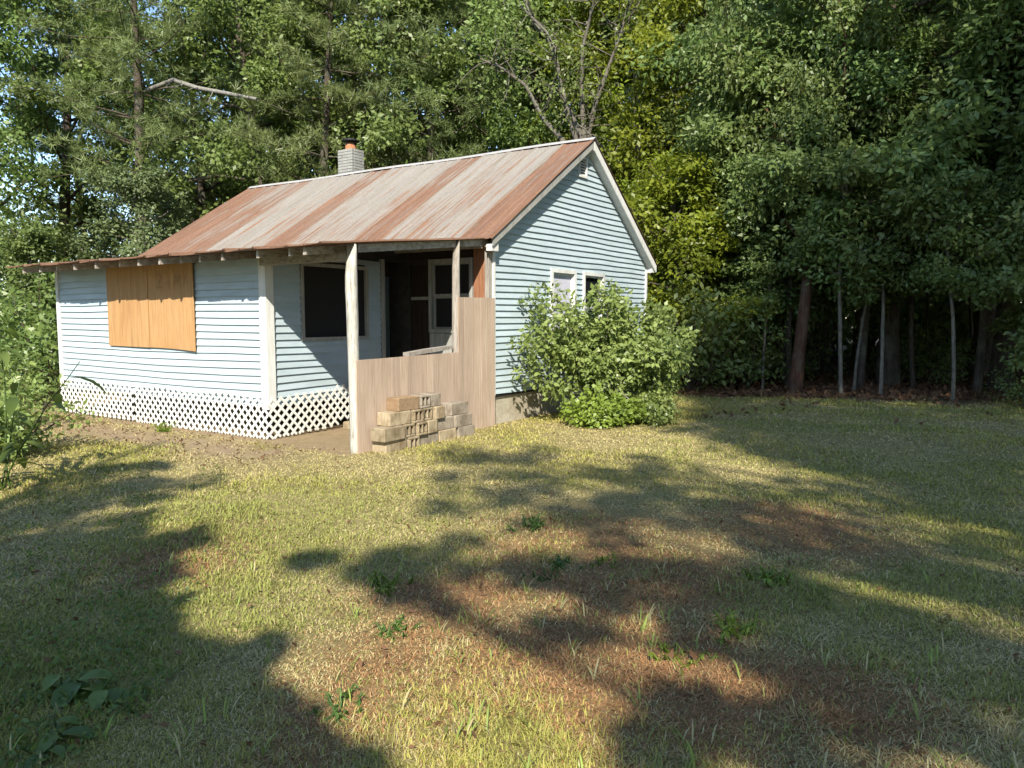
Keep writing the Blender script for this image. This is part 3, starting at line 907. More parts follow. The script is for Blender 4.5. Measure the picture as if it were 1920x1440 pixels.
for i, (y0, y1, c, d, hol, mt, sh, lab) in enumerate(BLK):
    me = block_mesh('concrete_block', (y1 - y0) - .008, d * .6, .172, hol, mt, i)
    o = link('concrete_block', me)
    lx, ly = .09 + d * .31 + sh, (y0 + y1) / 2 - .16
    wx, wy = to_world(lx, ly)
    o.location = (wx, wy, -.03 + c * .1725)
    o.rotation_euler = (0, 0, -YAW + random.uniform(-.03, .03))
    b_ = o.modifiers.new('worn_edges', 'BEVEL'); b_.width = .010; b_.segments = 2
    tag(o, lab, 'block', 'loose concrete blocks piled as a step')
# a pale stone under the end of the lattice
wx, wy = to_world(-1.55, -1.45)
o = link('stone', block_mesh('stone', .34, .2, .13, 0, 'block', 77)); o.location = (wx, wy, -.01); o.rotation_euler = (0, 0, -YAW + .2)
b_ = o.modifiers.new('worn_edges', 'BEVEL'); b_.width = .025; b_.segments = 3
tag(o, 'flat tan stone on the dirt under the end of the lattice', 'stone')

# ------------------------------------------------------------------ plants: generators
def norm(a): return a / np.maximum(np.linalg.norm(a, axis=-1, keepdims=True), 1e-9)

def leaf_quads(centers, per, spread, size, rng, aspect=.55, up=.55, droop=.25, flat=.6, out=None, dens_shell=False):
    """many small folded leaves round each centre -> V (4n,3), F (n,4), shade (4n)"""
    centers = np.asarray(centers, float)
    n = len(centers) * per
    c = np.repeat(centers, per, 0)
    off = rng.normal(size=(n, 3)); off = norm(off) * (rng.random((n, 1)) ** .45)
    sp = np.repeat(np.broadcast_to(np.asarray(spread, float), (len(centers),)), per)[:, None]
    off *= sp; off[:, 2] *= flat
    p = c + off
    d = norm(off + rng.normal(size=(n, 3)) * sp * .55)
    d[:, 2] -= droop; d = norm(d)
    rad_ = p - centers.mean(0); rad_[:, 2] *= .4
    nn = norm(rng.normal(size=(n, 3)) * .55 + norm(rad_) * .75 + norm(off) * .35 + np.array([0, 0, up]))
    s = norm(np.cross(d, nn)); nn = np.cross(s, d)
    L = size * rng.uniform(.6, 1.3, (n, 1)); Wd = L * aspect * .5
    v0 = p; v2 = p + d * L
    v1 = p + d * L * .45 + s * Wd + nn * Wd * .25
    v3 = p + d * L * .45 - s * Wd + nn * Wd * .25
    V = np.stack([v0, v1, v2, v3], 1).reshape(-1, 3)
    Fq = np.arange(4 * n).reshape(-1, 4)
    sh = np.clip(np.repeat(rng.random(len(centers)), per) * .45 + rng.random(n) * .55, 0, 1)
    return V, Fq, np.repeat(sh, 4)

def needle_tufts(centers, tufts, per, spread, length, rng, width=.016):
    centers = np.asarray(centers, float)
    nt_ = len(centers) * tufts
    tc = np.repeat(centers, tufts, 0)
    off = norm(rng.normal(size=(nt_, 3))) * rng.random((nt_, 1)) ** .5 * spread
    off[:, 2] *= .55
    tc = tc + off
    ax_ = norm(off + np.array([0, 0, .25]) + rng.normal(size=(nt_, 3)) * .25)
    n = nt_ * per
    p = np.repeat(tc, per, 0)
    d = norm(np.repeat(ax_, per, 0) * .55 + rng.normal(size=(n, 3)) * .6)
    s = norm(np.cross(d, rng.normal(size=(n, 3)))) * width * .5
    L = length * rng.uniform(.7, 1.2, (n, 1))
    V = np.stack([p - s, p + s, p + d * L], 1).reshape(-1, 3)
    sh = np.repeat(np.clip(np.repeat(rng.random(len(centers)), tufts) * .4 + rng.random(nt_) * .6, 0, 1), per)
    return V, np.arange(3 * n).reshape(-1, 3), np.repeat(sh, 3)

class Tubes:
    def __init__(s): s.V = []; s.F = []; s.n = 0
    def add(s, pts, radii, sides=6):
        pts = np.asarray(pts, float); m = len(pts)
        tan = np.gradient(pts, axis=0); tan = norm(tan)
        ref = np.array([.31, .95, .05]) if abs(tan[0][2]) > .5 else np.array([0, 0, 1.])
        a = norm(np.cross(tan, ref)); b = np.cross(tan, a)
        ang = np.linspace(0, 2 * np.pi, sides, endpoint=False)
        r = np.asarray(radii, float)[:, None, None]
        V = pts[:, None] + r * (np.cos(ang)[None, :, None] * a[:, None] + np.sin(ang)[None, :, None] * b[:, None])
        i = np.arange(m - 1)[:, None] * sides; j = np.arange(sides)[None]; k = (j + 1) % sides
        Fq = np.stack([i + j, i + k, i + sides + k, i + sides + j], -1).reshape(-1, 4) + s.n
        s.V.append(V.reshape(-1, 3)); s.F.append(Fq); s.n += m * sides
    def mesh(s, name):
        return fast_mesh(name, np.concatenate(s.V), np.concatenate(s.F), None, True)

def curve(p0, d0, length, n, rng, wob=.12, lift=.0):
    pts = [np.array(p0, float)]; d = np.array(d0, float)
    for i in range(n):
        d = norm(d + rng.normal(size=3) * wob + np.array([0, 0, lift]))
        pts.append(pts[-1] + d * length / n)
    return np.array(pts)

def make_broadleaf(seed, H=16, hb=4.0, R=3.8, r0=.22, limbs=24, subs=5, per=200, leaf=.17, spread=.75, shape='round', low=.5, trunk_wob=.04, aspect=.55):
    rng = np.random.default_rng(seed)
    T = Tubes()
    trunk = curve((0, 0, -.15), (0, 0, 1), H * .93, 12, rng, trunk_wob, .05)
    T.add(trunk, np.linspace(r0 * 1.15, .03, 13) * np.r_[1.25, np.ones(12)], 8)
    cl = []; sp = []
    for i in range(limbs):
        t = (i + rng.random() * .7) / limbs
        z = hb + (H * .92 - hb) * t
        k = np.clip(z / (H * .93) * 12, 0, 11.99); i0 = int(k)
        p0 = trunk[i0] * (1 - (k - i0)) + trunk[i0 + 1] * (k - i0)
        rad = R * (low + (1 - low) * min(1, t / .35)) * math.sqrt(max(.05, 1 - max(0, (t - .4) / .62) ** 2))
        az = i * 2.4 + rng.uniform(-.5, .5)
        el = rng.uniform(-.05, .35) + t * .6
        L = rad * rng.uniform(.75, 1.15)
        br = curve(p0, (math.cos(az) * math.cos(el), math.sin(az) * math.cos(el), math.sin(el)), L, 6, rng, .16, .03)
        T.add(br, np.linspace(max(.025, r0 * .36 * (1 - t * .6)), .010, 7), 5)
        for s in range(subs):
            q = rng.uniform(.35, 1.0); j = q * 6; j0 = min(5, int(j))
            b0 = br[j0] * (1 - (j - j0)) + br[j0 + 1] * (j - j0)
            dd = norm(br[j0 + 1] - br[j0] + rng.normal(size=3) * .75)
            sb = curve(b0, dd, rng.uniform(.5, 1.2) * R * .26, 3, rng, .2, .02)
            T.add(sb, (.014, .010, .007, .004), 4)
            cl += [sb[-1], sb[1] if rng.random() < .4 else sb[2] + rng.normal(size=3) * .3]
            sp += [spread * rng.uniform(.7, 1.25), spread * rng.uniform(.45, .8)]
        cl.append(br[-1]); sp.append(spread)
    cl.append(trunk[-1]); sp.append(spread)
    V, Fq, sh = leaf_quads(np.array(cl), per // 2, np.array(sp), leaf, rng, aspect)
    return T.mesh('trunk'), fast_mesh('crown', V, Fq, {'shade': sh})

def make_pine(seed, H=17, hb=5.5, R=3.4, r0=.2, whorls=15, per_w=5, needle=.26, dead=True):
    rng = np.random.default_rng(seed)
    T = Tubes()
    trunk = curve((0, 0, -.15), (0, 0, 1), H, 12, rng, .02, .05)
    T.add(trunk, np.linspace(r0 * 1.2, .02, 13), 8)
    cl = []
    for w in range(whorls):
        t = w / (whorls - 1)
        z = hb + (H * .97 - hb) * t
        k = np.clip(z / H * 12, 0, 11.99); i0 = int(k)
        p0 = trunk[i0] * (1 - (k - i0)) + trunk[i0 + 1] * (k - i0)
        L = R * (1 - t) ** .75 * (.55 + .45 * min(1, t * 4)) + .35
        for b in range(per_w):
            az = w * 1.1 + b * 2 * math.pi / per_w + rng.uniform(-.4, .4)
            ll = L * rng.uniform(.6, 1.15)
            br = curve(p0, (math.cos(az), math.sin(az), rng.uniform(-.1, .25)), ll, 5, rng, .12, .05)
            T.add(br, np.linspace(.035 * (1 - t * .6), .008, 6), 5)
            for q in (.45, .62, .8, 1.0):
                j = q * 5; j0 = min(4, int(j)); b0 = br[j0] * (1 - (j - j0)) + br[j0 + 1] * (j - j0)
                side = np.array([-math.sin(az), math.cos(az), 0]) * rng.normal() * .35 * ll * .4
                cl.append(b0 + side + np.array([0, 0, .08]))
    if dead:
        for i in range(9):
            z = rng.uniform(2.5, hb); az = rng.uniform(0, 6.28)
            br = curve((0, 0, z), (math.cos(az), math.sin(az), rng.uniform(-.2, .2)), rng.uniform(.6, 1.6), 4, rng, .2)
            T.add(br, (.02, .015, .010, .006, .003), 4)
    V, Fq, sh = needle_tufts(np.array(cl), 12, 13, .42, needle, rng, .022)
    return T.mesh('trunk'), fast_mesh('crown', V, Fq, {'shade': sh})

def make_bush(seed, H=1.6, R=1.1, stems=14, per=90, leaf=.085, spread=.28, aspect=.55, spread_up=.5, flat=.8, lean=0.0):
    rng = np.random.default_rng(seed)
    T = Tubes(); cl = []; sp = []
    for i in range(stems):
        az = i * 2.4 + rng.uniform(-.4, .4); q = math.sqrt((i + .5) / stems)
        el = math.pi / 2 - q * 1.05 * spread_up * 2 * .75
        L = H * (1.05 - .25 * q) * rng.uniform(.8, 1.1)
        p0 = np.array([math.cos(az), math.sin(az), 0]) * R * .22 * q
        br = curve(p0, (math.cos(az) * math.cos(el), math.sin(az) * math.cos(el), math.sin(el)), L, 6, rng, .14, .0)
        T.add(br, np.linspace(.016, .004, 7), 4)
        for t in (.35, .5, .65, .8, .95, 1.0):
            j = t * 6; j0 = min(5, int(j)); b0 = br[j0] * (1 - (j - j0)) + br[j0 + 1] * (j - j0)
            cl.append(b0 + rng.normal(size=3) * spread * .5); sp.append(spread * rng.uniform(.6, 1.2))
    cl = np.array(cl); cl[:, 2] = np.maximum(cl[:, 2], .12)
    V, Fq, sh = leaf_quads(cl, per // 6, np.array(sp), leaf, rng, aspect, .5, .2, flat)
    V[:, 2] = np.maximum(V[:, 2], .01)
    return T.mesh('stems'), fast_mesh('foliage', V, Fq, {'shade': sh})

def place(name, meshes, loc, label, cat, group=None, rz=0.0, scale=1.0, mats=('bark', 'leaf'), names=('trunk', 'crown')):
    x, y = loc[0], loc[1]
    z = float(ground_z(np.array([float(x)]), np.array([float(y)]))[0]) if len(loc) < 3 else loc[2]
    e = empty(name, (x, y, z), rz, scale)
    tag(e, label, cat, group)
    for me, nm, mt in zip(meshes, names, mats):
        o = bpy.data.objects.new(nm, me); C.objects.link(o); o.parent = e
        if not me.materials: me.materials.append(M[mt])
        o.material_slots[0].link = 'OBJECT'; o.material_slots[0].material = M[mt]
    return e

BL = [make_broadleaf(101, 16, 3.2, 3.9, .20, 26, 5, 190, .17, .80),
      make_broadleaf(102, 15, 4.2, 3.5, .17, 24, 5, 200, .16, .75, low=.7),
      make_broadleaf(103, 17, 2.6, 4.3, .24, 28, 5, 190, .18, .85, low=.6),
      make_broadleaf(104, 13, 2.0, 3.0, .13, 22, 5, 190, .15, .65, low=.7)]
OAK = make_broadleaf(105, 15, 2.9, 4.6, .21, 30, 6, 230, .165, .80, low=.85, aspect=.46)
TALL = make_broadleaf(106, 24, 7.5, 5.2, .34, 30, 6, 50, .24, 1.0, low=.75)
PN = [make_pine(201), make_pine(202, 15, 4.0, 3.1, .17, 14, 5)]
SMALL = [make_broadleaf(301, 6.5, 1.2, 1.9, .07, 18, 4, 190, .12, .48, low=.8), make_broadleaf(302, 5.2, .8, 1.7, .06, 16, 4, 180, .13, .45, low=.9)]
SAP = make_broadleaf(303, 5.6, 2.6, 1.2, .042, 12, 4, 120, .13, .42, low=.7, trunk_wob=.03)
BUSH = [make_bush(401, 2.0, 1.3, 16, 150, .11, .34), make_bush(402, 1.4, 1.2, 14, 140, .10, .30)]

def at(px, depth):
    return ((px - 960) / F_PX * depth, depth)

# ------------------------------------------------------------------ woods behind and beside the cottage
G1 = 'broadleaf trees in the woods behind the cottage'
L1 = 'dark green tree further back in the woods behind the cottage'
TL = ['big leafy tree beyond the wing with sky showing through it', 'leafy tree behind the broken limbed pine', 'leafy tree between the broken limbed pine and the rusted ridge end', 'leafy tree above the far end of the rusted ridge',
      'leafy tree directly behind the chimney', 'leafy tree between the chimney and the middle of the ridge', 'leafy tree behind the middle of the ridge', 'leafy tree just beside the many stemmed pale limbed tree']
for i, (px, dep, k, sc, mt) in enumerate([(-30, 25, 0, 1.05, 'leaf'), (120, 27.5, 2, .98, 'leaf'), (385, 28, 1, 1.05, 'leaf'), (510, 25.5, 0, .95, 'leaf'),
                                          (640, 28, 2, 1.0, 'leaf'), (760, 26, 1, 1.0, 'leaf'), (880, 29, 0, 1.08, 'leaf'), (985, 27, 2, 1.0, 'leaf'),
                                          (440, 34, 2, 1.1, 'leafdark'), (590, 36, 0, 1.15, 'leafdark'), (720, 34, 2, 1.1, 'leafdark'), (850, 37, 0, 1.2, 'leafdark'), (1010, 34, 2, 1.15, 'leafdark'),
                                          (1120, 31, 0, 1.15, 'leafdark'), (1060, 38, 1, 1.3, 'leafdark'), (320, 37, 1, 1.05, 'leafdark'), (-160, 30, 2, 1.1, 'leaf')]):
    place('broadleaf_tree', BL[k], at(px, dep), TL[i] if i < len(TL) else L1, 'tree', G1, i * 1.9, sc, ('bark', mt))
pine_main = place('pine_tree', PN[0], at(268, 23.5), 'long needled pine with a broken dead limb behind the wing', 'tree', None, .6, 1.0, ('bark', 'needle'))
for i, (px, dep, k, sc) in enumerate([(600, 24, 1, 1.05), (820, 24.5, 0, .95), (470, 30, 0, 1.05), (180, 31, 1, .95)]):
    place('pine_tree', PN[k], at(px, dep), ['bushy pine close behind the chimney', 'bushy pine close behind the middle of the ridge', 'pine further back beyond the far ridge end', 'pine further back beyond the wing roof'][i], 'tree', 'pines behind the roof', i * 1.3 + .4, sc, ('bark', 'needle'))
place('young_tree', SMALL[0], at(300, 21), 'small pale green tree rising just behind the wing roof', 'tree', None, .3, .88, ('palebark', 'leafpale'))
place('young_tree', SMALL[1], at(60, 20), 'low grey green tree beside the far end of the wing', 'tree', None, 1.3, .8, ('bark', 'leafdark'))

# the dead limb (a part of the pine)
T = Tubes()
rng = np.random.default_rng(9)
d = 23.0
def spot(px, py, dep):
    cx, cy = (px - 960) / F_PX, (720 - py) / F_PX
    r = np.array([cx, math.cos(PITCH) + cy * math.sin(PITCH), -math.sin(PITCH) + cy * math.cos(PITCH)])
    return np.array([0, 0, EYE]) + r * dep / r[1]
pts = np.array([spot(275, 170, 23.5), spot(325, 150, 23.0), spot(370, 165, 22.6), spot(425, 175, 22.2), spot(482, 186, 21.8)])
T.add(pts, (.07, .066, .062, .056, .045), 8)
for q in range(4): T.add(curve(pts[1] * (1 - q / 4) + pts[3] * q / 4, (rng.normal() * .5, -.3, -.8), .5, 3, rng, .2), (.02, .015, .01, .005), 5)
dm = T.mesh('broken_limb'); dm.materials.append(M['deadwood'])
o = bpy.data.objects.new('broken_limb', dm); C.objects.link(o)
bpy.context.view_layer.update()
o.parent = pine_main; o.matrix_parent_inverse = pine_main.matrix_world.inverted()

# many-stemmed tree with pale limbs behind the peak
def forked_tree():
    rng = np.random.default_rng(55)
    T = Tubes(); cl = []
    b0 = np.array([0, 0, 0.])
    D = 21.5
    base = spot(1085, 640, D); base[2] = 0
    stems = [[(1088, 600), (1080, 260), (1052, 170), (1040, 90), (1000, 40), (970, -30)], [(1090, 600), (1090, 255), (1060, 190), (1045, 130), (1025, 60), (975, 10)],
             [(1094, 600), (1102, 255), (1118, 190), (1140, 130), (1165, 60), (1185, -20)], [(1092, 600), (1095, 250), (1090, 160), (1092, 90), (1110, 20), (1120, -40)],
             [(1086, 600), (1055, 262), (1020, 225), (985, 160), (945, 130), (900, 110)]]
    for si, st in enumerate(stems):
        P = [base + np.array([rng.uniform(-.15, .15), rng.uniform(-.1, .1), -.1])] + [spot(px, py, D + rng.uniform(-.5, .5)) for px, py in st[1:]]
        P = np.array(P); P = np.array([P[0] * (1 - t) + P[1] * t for t in (0, .5)] + [p for p in P[1:]])
        T.add(P, np.linspace(.115, .022, len(P)), 7)
        for q in range(16):
            j = rng.uniform(2, len(P) - 1.01); j0 = int(j); s0 = P[j0] * (1 - j + j0) + P[j0 + 1] * (j - j0)
            br = curve(s0, norm(rng.normal(size=3) + np.array([0, -.2, .5])), rng.uniform(.8, 1.8), 5, rng, .22, .03)
            T.add(br, np.linspace(.024, .005, 6), 4)
            if rng.random() < .8: cl += [br[-1], br[3]]
        cl += [P[-1]]
    V, Fq, sh = leaf_quads(np.array(cl), 26, .60, .12, rng, .5)
    e = empty('forked_tree', tuple(base)); tag(e, 'many stemmed tree with pale bare limbs rising behind the roof peak', 'tree')
    for nm, me, mt in (('trunk', T.mesh('trunk'), 'greybark'), ('crown', fast_mesh('crown', V, Fq, {'shade': sh}), 'leaf')):
        me.materials.append(M[mt]); o = bpy.data.objects.new(nm, me); C.objects.link(o)
        o.parent = e; o.location = -Vector(base)
forked_tree()

# bright maple beside the gable
place('maple_tree', BL[1], at(1225, 22.5), 'bright yellow green tree catching sun beside the gable end', 'tree', None, .8, .98, ('palebark', 'leafyellow'))
place('maple_tree', BL[3], at(1160, 25.5), 'yellow green tree half hidden behind the white rake of the gable', 'tree', None, 2.2, 1.05, ('palebark', 'leafyellow'))
place('young_tree', SMALL[0], at(1235, 20.0), 'small yellow green sapling at the sunny corner behind the gable', 'tree', None, 2.0, .9, ('bark', 'leafyellow'))

place('young_tree', SMALL[1], at(1262, 18.6), 'yellow leafed young tree between the gable corner and the dark woods', 'tree', None, .9, 1.05, ('bark', 'leafyellow'))
# shaded woods beside the lawn
G2 = 'dark trees at the shaded edge of the lawn'
lean_oak = place('oak_tree', OAK, (*gnd(1490, 735),), 'leaning brown trunked oak at the shaded lawn edge', 'tree', G2, .4, (.62, .62, 1.0), ('redbark', 'leafdark'))
lean_oak.rotation_euler[1] = .13
place('oak_tree', OAK, (9.2, 18.6), 'stout black trunked oak beside the pale thin saplings', 'tree', G2, 2.4, 1.05, ('bark', 'leafdark'))
place('oak_tree', OAK, (7.2, 20.8), 'dark spreading oak behind the leaning brown trunked oak', 'tree', G2, 4.1, (.6, .6, .95), ('bark', 'leafdark'))
place('oak_tree', OAK, (11.3, 17.6), 'thick grey trunked oak with a pale scar at its foot', 'tree', G2, 5.0, 1.0, ('bark', 'leafdark'))
place('oak_tree', OAK, (13.6, 15.2), 'dark low branched oak where the lawn meets the woods', 'tree', G2, 1.1, 1.0, ('bark', 'leafdark'))
L2 = 'dark tree deep in the shaded woods beyond the saplings'
for i, (x, y, k, sc) in enumerate([(6.6, 24.5, 2, .95), (7.6, 22.5, 0, 1.0), (10.4, 23, 1, 1.05), (13.2, 21.5, 2, 1.05), (16.2, 19.5, 0, 1.1), (7.6, 28, 0, 1.2), (9.8, 28.5, 2, 1.15), (13.5, 27.5, 1, 1.2), (17.5, 25.5, 2, 1.15), (20.5, 22, 0, 1.1), (8, 34, 1, 1.35), (13, 34, 0, 1.3), (19, 32, 2, 1.3), (24, 28, 1, 1.3), (6.4, 33, 1, 1.25)]):
    place('broadleaf_tree', BL[k], (x, y), L2, 'tree', 'trees deep in the shaded woods', i * 2.3, sc, ('bark', 'leafdark'))
LOW = make_broadleaf(304, 8.5, 2.5, 2.7, .085, 22, 5, 230, .14, .62, low=1.0, aspect=.5)
for i, (x, y, sc, lab) in enumerate([(6.7, 18.4, .9, 'low spreading young oak beside the leaning brown trunked oak'), (8.3, 18.1, .95, 'young oak drooping over the white barked sapling'), (10.4, 17.0, .95, 'young oak drooping before the scarred oak'), (12.6, 15.6, 1.0, 'young oak leaning out where the lawn ends'), (7.0, 19.4, 1.1, 'young oak hidden between the leaning oak and the black oak')]):
    place('young_oak', LOW, (x, y), lab, 'tree', 'young oaks at the shaded lawn edge', i * 1.4, sc, ('bark', 'leafdark'))
SAPL = [((1577, 738), 'white barked sapling standing in front of the leaning oak', 'palebark', 1.0), ((1601, 733), 'thin dull sapling close beside the white barked one', 'palebark', .8),
        ((1651, 741), 'pale crooked sapling in front of the black trunked oak', 'palebark', .9), ((1787, 752), 'slim light sapling between the black oak and the scarred oak', 'palebark', .85),
        ((1712, 728), 'mossy leaning sapling beside the black trunked oak', 'bark', 1.2), ((1430, 730), 'very thin sapling at the dark gap behind the shrub', 'palebark', .7)]
for i, ((px, py), lab, mt, sc) in enumerate(SAPL):
    sp_ = place('sapling', SAP, (*gnd(px, py),), lab, 'sapling', 'saplings at the shaded lawn edge', i * 1.7, sc, (mt, 'leafdark'))
    sp_.rotation_euler[1] = -.16 if 'leaning' in lab and 'mossy' in lab else .02 * (i - 2)
for i, (x, y, k, sc, lab) in enumerate([(3.9, 17.6, 0, 1.35, 'tall dark understory bush behind the leafy shrub'), (5.3, 18.2, 1, 1.3, 'dark bush under the spreading oak'), (12.3, 15.6, 0, .9, 'dark leafy bush leaning over the lawn edge'),
                                        (10.6, 19.5, 1, 1.0, 'low bush behind the thick grey trunked oak'), (6.9, 20.2, 1, 1.1, 'low bush behind the leaning oak'), (4.2, 20.5, 0, 1.6, 'big dark bush behind the gable end')]):
    place('understory_bush', BUSH[k], (x, y), lab, 'bush', 'bushes under the shaded trees', i * 1.1, sc, ('bark', 'leafdark'), ('stems', 'foliage'))
place('young_tree', SMALL[1], (10.3, 14.7), 'low dark leafed tree hanging over the lawn beside the scarred oak', 'tree', None, 1.0, .9, ('bark', 'leafdark'))
place('understory_bush', BUSH[1], (9.9, 14.2), 'bluish green bush at the lawn edge under the low dark leafed tree', 'bush', 'bushes under the shaded trees', .7, .6, ('bark', 'leafdark'), ('stems', 'foliage'))
# left of the cottage
for i, (x, y, k, sc, lab, mt) in enumerate([(-9.6, 13.6, 0, .9, 'dark green bush at the far corner of the wing', 'leafdark'), (-10.8, 14.6, 1, 1.3, 'tall bush beyond the wing corner under the pine', 'leaf'),
                                        (-9.9, 16.2, 0, 1.4, 'green thicket behind the wing end wall', 'leaf'), (-12.2, 16.8, 0, 1.5, 'wide green thicket away from the wing end', 'leaf')]):
    place('thicket_bush', BUSH[k], (x, y), lab, 'bush', 'bushes beyond the wing', i * 1.3, sc, ('bark', mt), ('stems', 'foliage'))

# far woods: one mass
rng = np.random.default_rng(71)
cl, sp = [], []
for i in range(1500):
    a = rng.uniform(-1.05, .95); r = rng.uniform(40, 62)
    x, y = math.sin(a) * r, math.cos(a) * r
    top = 13 if -.36 < a else 5.5
    cl.append((x, y, rng.uniform(.3, 1) ** 1.0 * top * rng.uniform(.1, 1.15))); sp.append(rng.uniform(1.2, 2.2))
for i in range(420):
    a = rng.uniform(.12, .95); r = rng.uniform(31, 42)
    cl.append((math.sin(a) * r, math.cos(a) * r, rng.uniform(.2, 4.2))); sp.append(rng.uniform(.9, 1.6))
for i in range(1500):                     # the clearing is closed by woods on every side
    a = rng.uniform(.95, 2 * math.pi - 1.05); r = rng.uniform(24, 38)
    back = math.cos(a) < -.2
    cl.append((math.sin(a) * r, math.cos(a) * r, rng.uniform(.2, 12.5 if back else 15))); sp.append(rng.uniform(1.4, 2.4))
V, Fq, sh = leaf_quads(np.array(cl), 46, np.array(sp), .42, rng, .6)
V[:, 2] = np.maximum(V[:, 2], .0)
fw = link('far_woods', fast_mesh('far_woods', V, Fq, {'shade': sh}), None, M['leafdark'])
tag(fw, 'far mass of woodland closing the view behind the trees', 'woods', kind='stuff')
# thin far trunks deep in the woods
T = Tubes()
for i in range(130):
    x = rng.uniform(3.5, 26); y = rng.uniform(20.5, 37)
    P = curve((x, y, -.1), (rng.normal() * .04, rng.normal() * .04, 1), rng.uniform(5, 9), 5, rng, .04)
    r_ = rng.uniform(.02, .10)
    T.add(P, np.linspace(r_, r_ * .5, 6), 5)
tk = link('far_trunks', T.mesh('far_trunks'), None, M['bark'])
tag(tk, 'crowd of thin stems deep in the shaded woods', 'woods', kind='stuff')

# ------------------------------------------------------------------ shade trees on the open side of the lawn
place('shade_tree', TALL, (9.5, 1.0), 'tall shade tree beside the lawn opposite the saplings', 'tree', 'tall shade trees on the open side of the lawn', .0, 1.0, ('bark', 'leaf'))
place('shade_tree', TALL, (13.5, 6.0), 'tall shade tree next to the low branched oak', 'tree', 'tall shade trees on the open side of the lawn', 2.0, .95, ('bark', 'leaf'))
place('shade_tree', TALL, (8.6, -6.5), 'tall shade tree far out on the open side of the lawn', 'tree', 'tall shade trees on the open side of the lawn', 4.0, 1.0, ('bark', 'leaf'))

place('shade_tree', TALL, (9.0, -3.0), 'tall shade tree between the outer shade trees and the lawn', 'tree', 'tall shade trees on the open side of the lawn', 5.0, .98, ('bark', 'leaf'))

def dapple_tree(name, label, trunk_xy, spots, zoff=0.0, per=80, seed=1, r0=.2):
    """open crowned tree: clumps of leaves on long limbs; spots = (px, py, radius) of shade they throw on the lawn, with plane y of the crown"""
    rng = np.random.default_rng(seed)
    T = Tubes(); cl = []; sp = []
    tx, ty = trunk_xy
    top = 0
    for (px, py, rad, yt) in spots:
        gx_, gy_ = gnd(px, py)
        k = (gy_ - yt) / TRAVEL.y
        c = np.array([gx_ - TRAVEL.x * k, yt, -TRAVEL.z * k])
        for q in range(3):
            cl.append(c + rng.normal(size=3) * rad * .62); sp.append(rad * rng.uniform(.35, .75))
        top = max(top, c[2])
    tr = curve((tx, ty, -.15), (0, 0, 1), top + 1.0, 10, rng, .03, .05)
    T.add(tr, np.linspace(r0, .04, 11), 8)
    for c in cl:
        z = max(1.5, c[2] - 2.2 - .25 * abs(c[0] - tx)); k = np.clip(z / (top + 1) * 10, 0, 9.9); i0 = int(k)
        p0 = tr[i0] * (1 - k + i0) + tr[i0 + 1] * (k - i0)
        mid = (p0 + c) / 2 + np.array([0, 0, .3])
        T.add(np.array([p0, mid, c]), (.035, .022, .008), 5)
    V, Fq, sh = leaf_quads(np.array(cl), int(per * .42), np.array(sp), .15, rng, .55, .5, .2, .75)
    e = empty(name, (tx, ty, 0)); tag(e, label, 'tree')
    for nm, me, mt in (('trunk', T.mesh('trunk'), 'bark'), ('crown', fast_mesh('crown', V, Fq, {'shade': sh}), 'leaf')):
        me.materials.append(M[mt]); o = bpy.data.objects.new(nm, me); C.objects.link(o); o.parent = e; o.location = (-tx, -ty, 0)
rs = random.Random(4)
sp_r = []
for (px, py, r, n) in [(860, 868, .45, 3), (960, 862, .4, 2), (1130, 875, .5, 3), (900, 945, .35, 3), (1060, 950, .4, 3), (1200, 940, .4, 3), (1310, 960, .4, 3), (1290, 905, .3, 2),
                       (740, 1050, .18, 2), (860, 1030, .22, 2), (1010, 1060, .3, 2), (1140, 1050, .32, 2), (1260, 1060, .3, 2), (1110, 1110, .22, 3), (1290, 1150, .28, 2), (1380, 1110, .3, 2),
                       (790, 1100, .16, 2), (1020, 1190, .10, 2), (610, 1050, .16, 1), (1440, 1220, .18, 2), (1360, 1230, .15, 2), (1340, 1340, .14, 2), (1480, 1380, .17, 2), (1250, 1380, .1, 2), (1640, 1300, .2, 2), (1820, 1380, .2, 2),
                       (1520, 1120, .3, 3), (1640, 1180, .3, 2), (1800, 1220, .3, 2), (1560, 1050, .35, 2), (1440, 1040, .3, 2), (1700, 1050, .35, 2), (1880, 1100, .3, 2), (1700, 920, .5, 3), (1480, 920, .4, 2), (1870, 930, .5, 3), (1580, 880, .5, 3), (1330, 733, .9, 16), (1420, 733, .9, 16), (1370, 726, .9, 14), (1480, 728, .9, 14), (1400, 800, .8, 22), (1560, 800, .9, 26), (1720, 800, .9, 26), (1880, 810, .9, 22), (1350, 772, .7, 16), (1480, 845, .6, 10), (1640, 850, .6, 10), (1800, 860, .6, 10), (1500, 768, .9, 12), (1650, 768, .9, 12), (1800, 775, .9, 12), (1430, 770, .8, 12)]:
    for k in range(n): sp_r.append((px + rs.gauss(0, 45), py + rs.gauss(0, 9), r * rs.uniform(.6, 1.1), -9.0 + rs.uniform(-2.0, 2.0)))
dapple_tree('dapple_tree', 'open crowned tree on the lawn whose long limbs dapple the grass', (3.8, -9.0), sp_r, per=105, seed=3)
sp_l = []
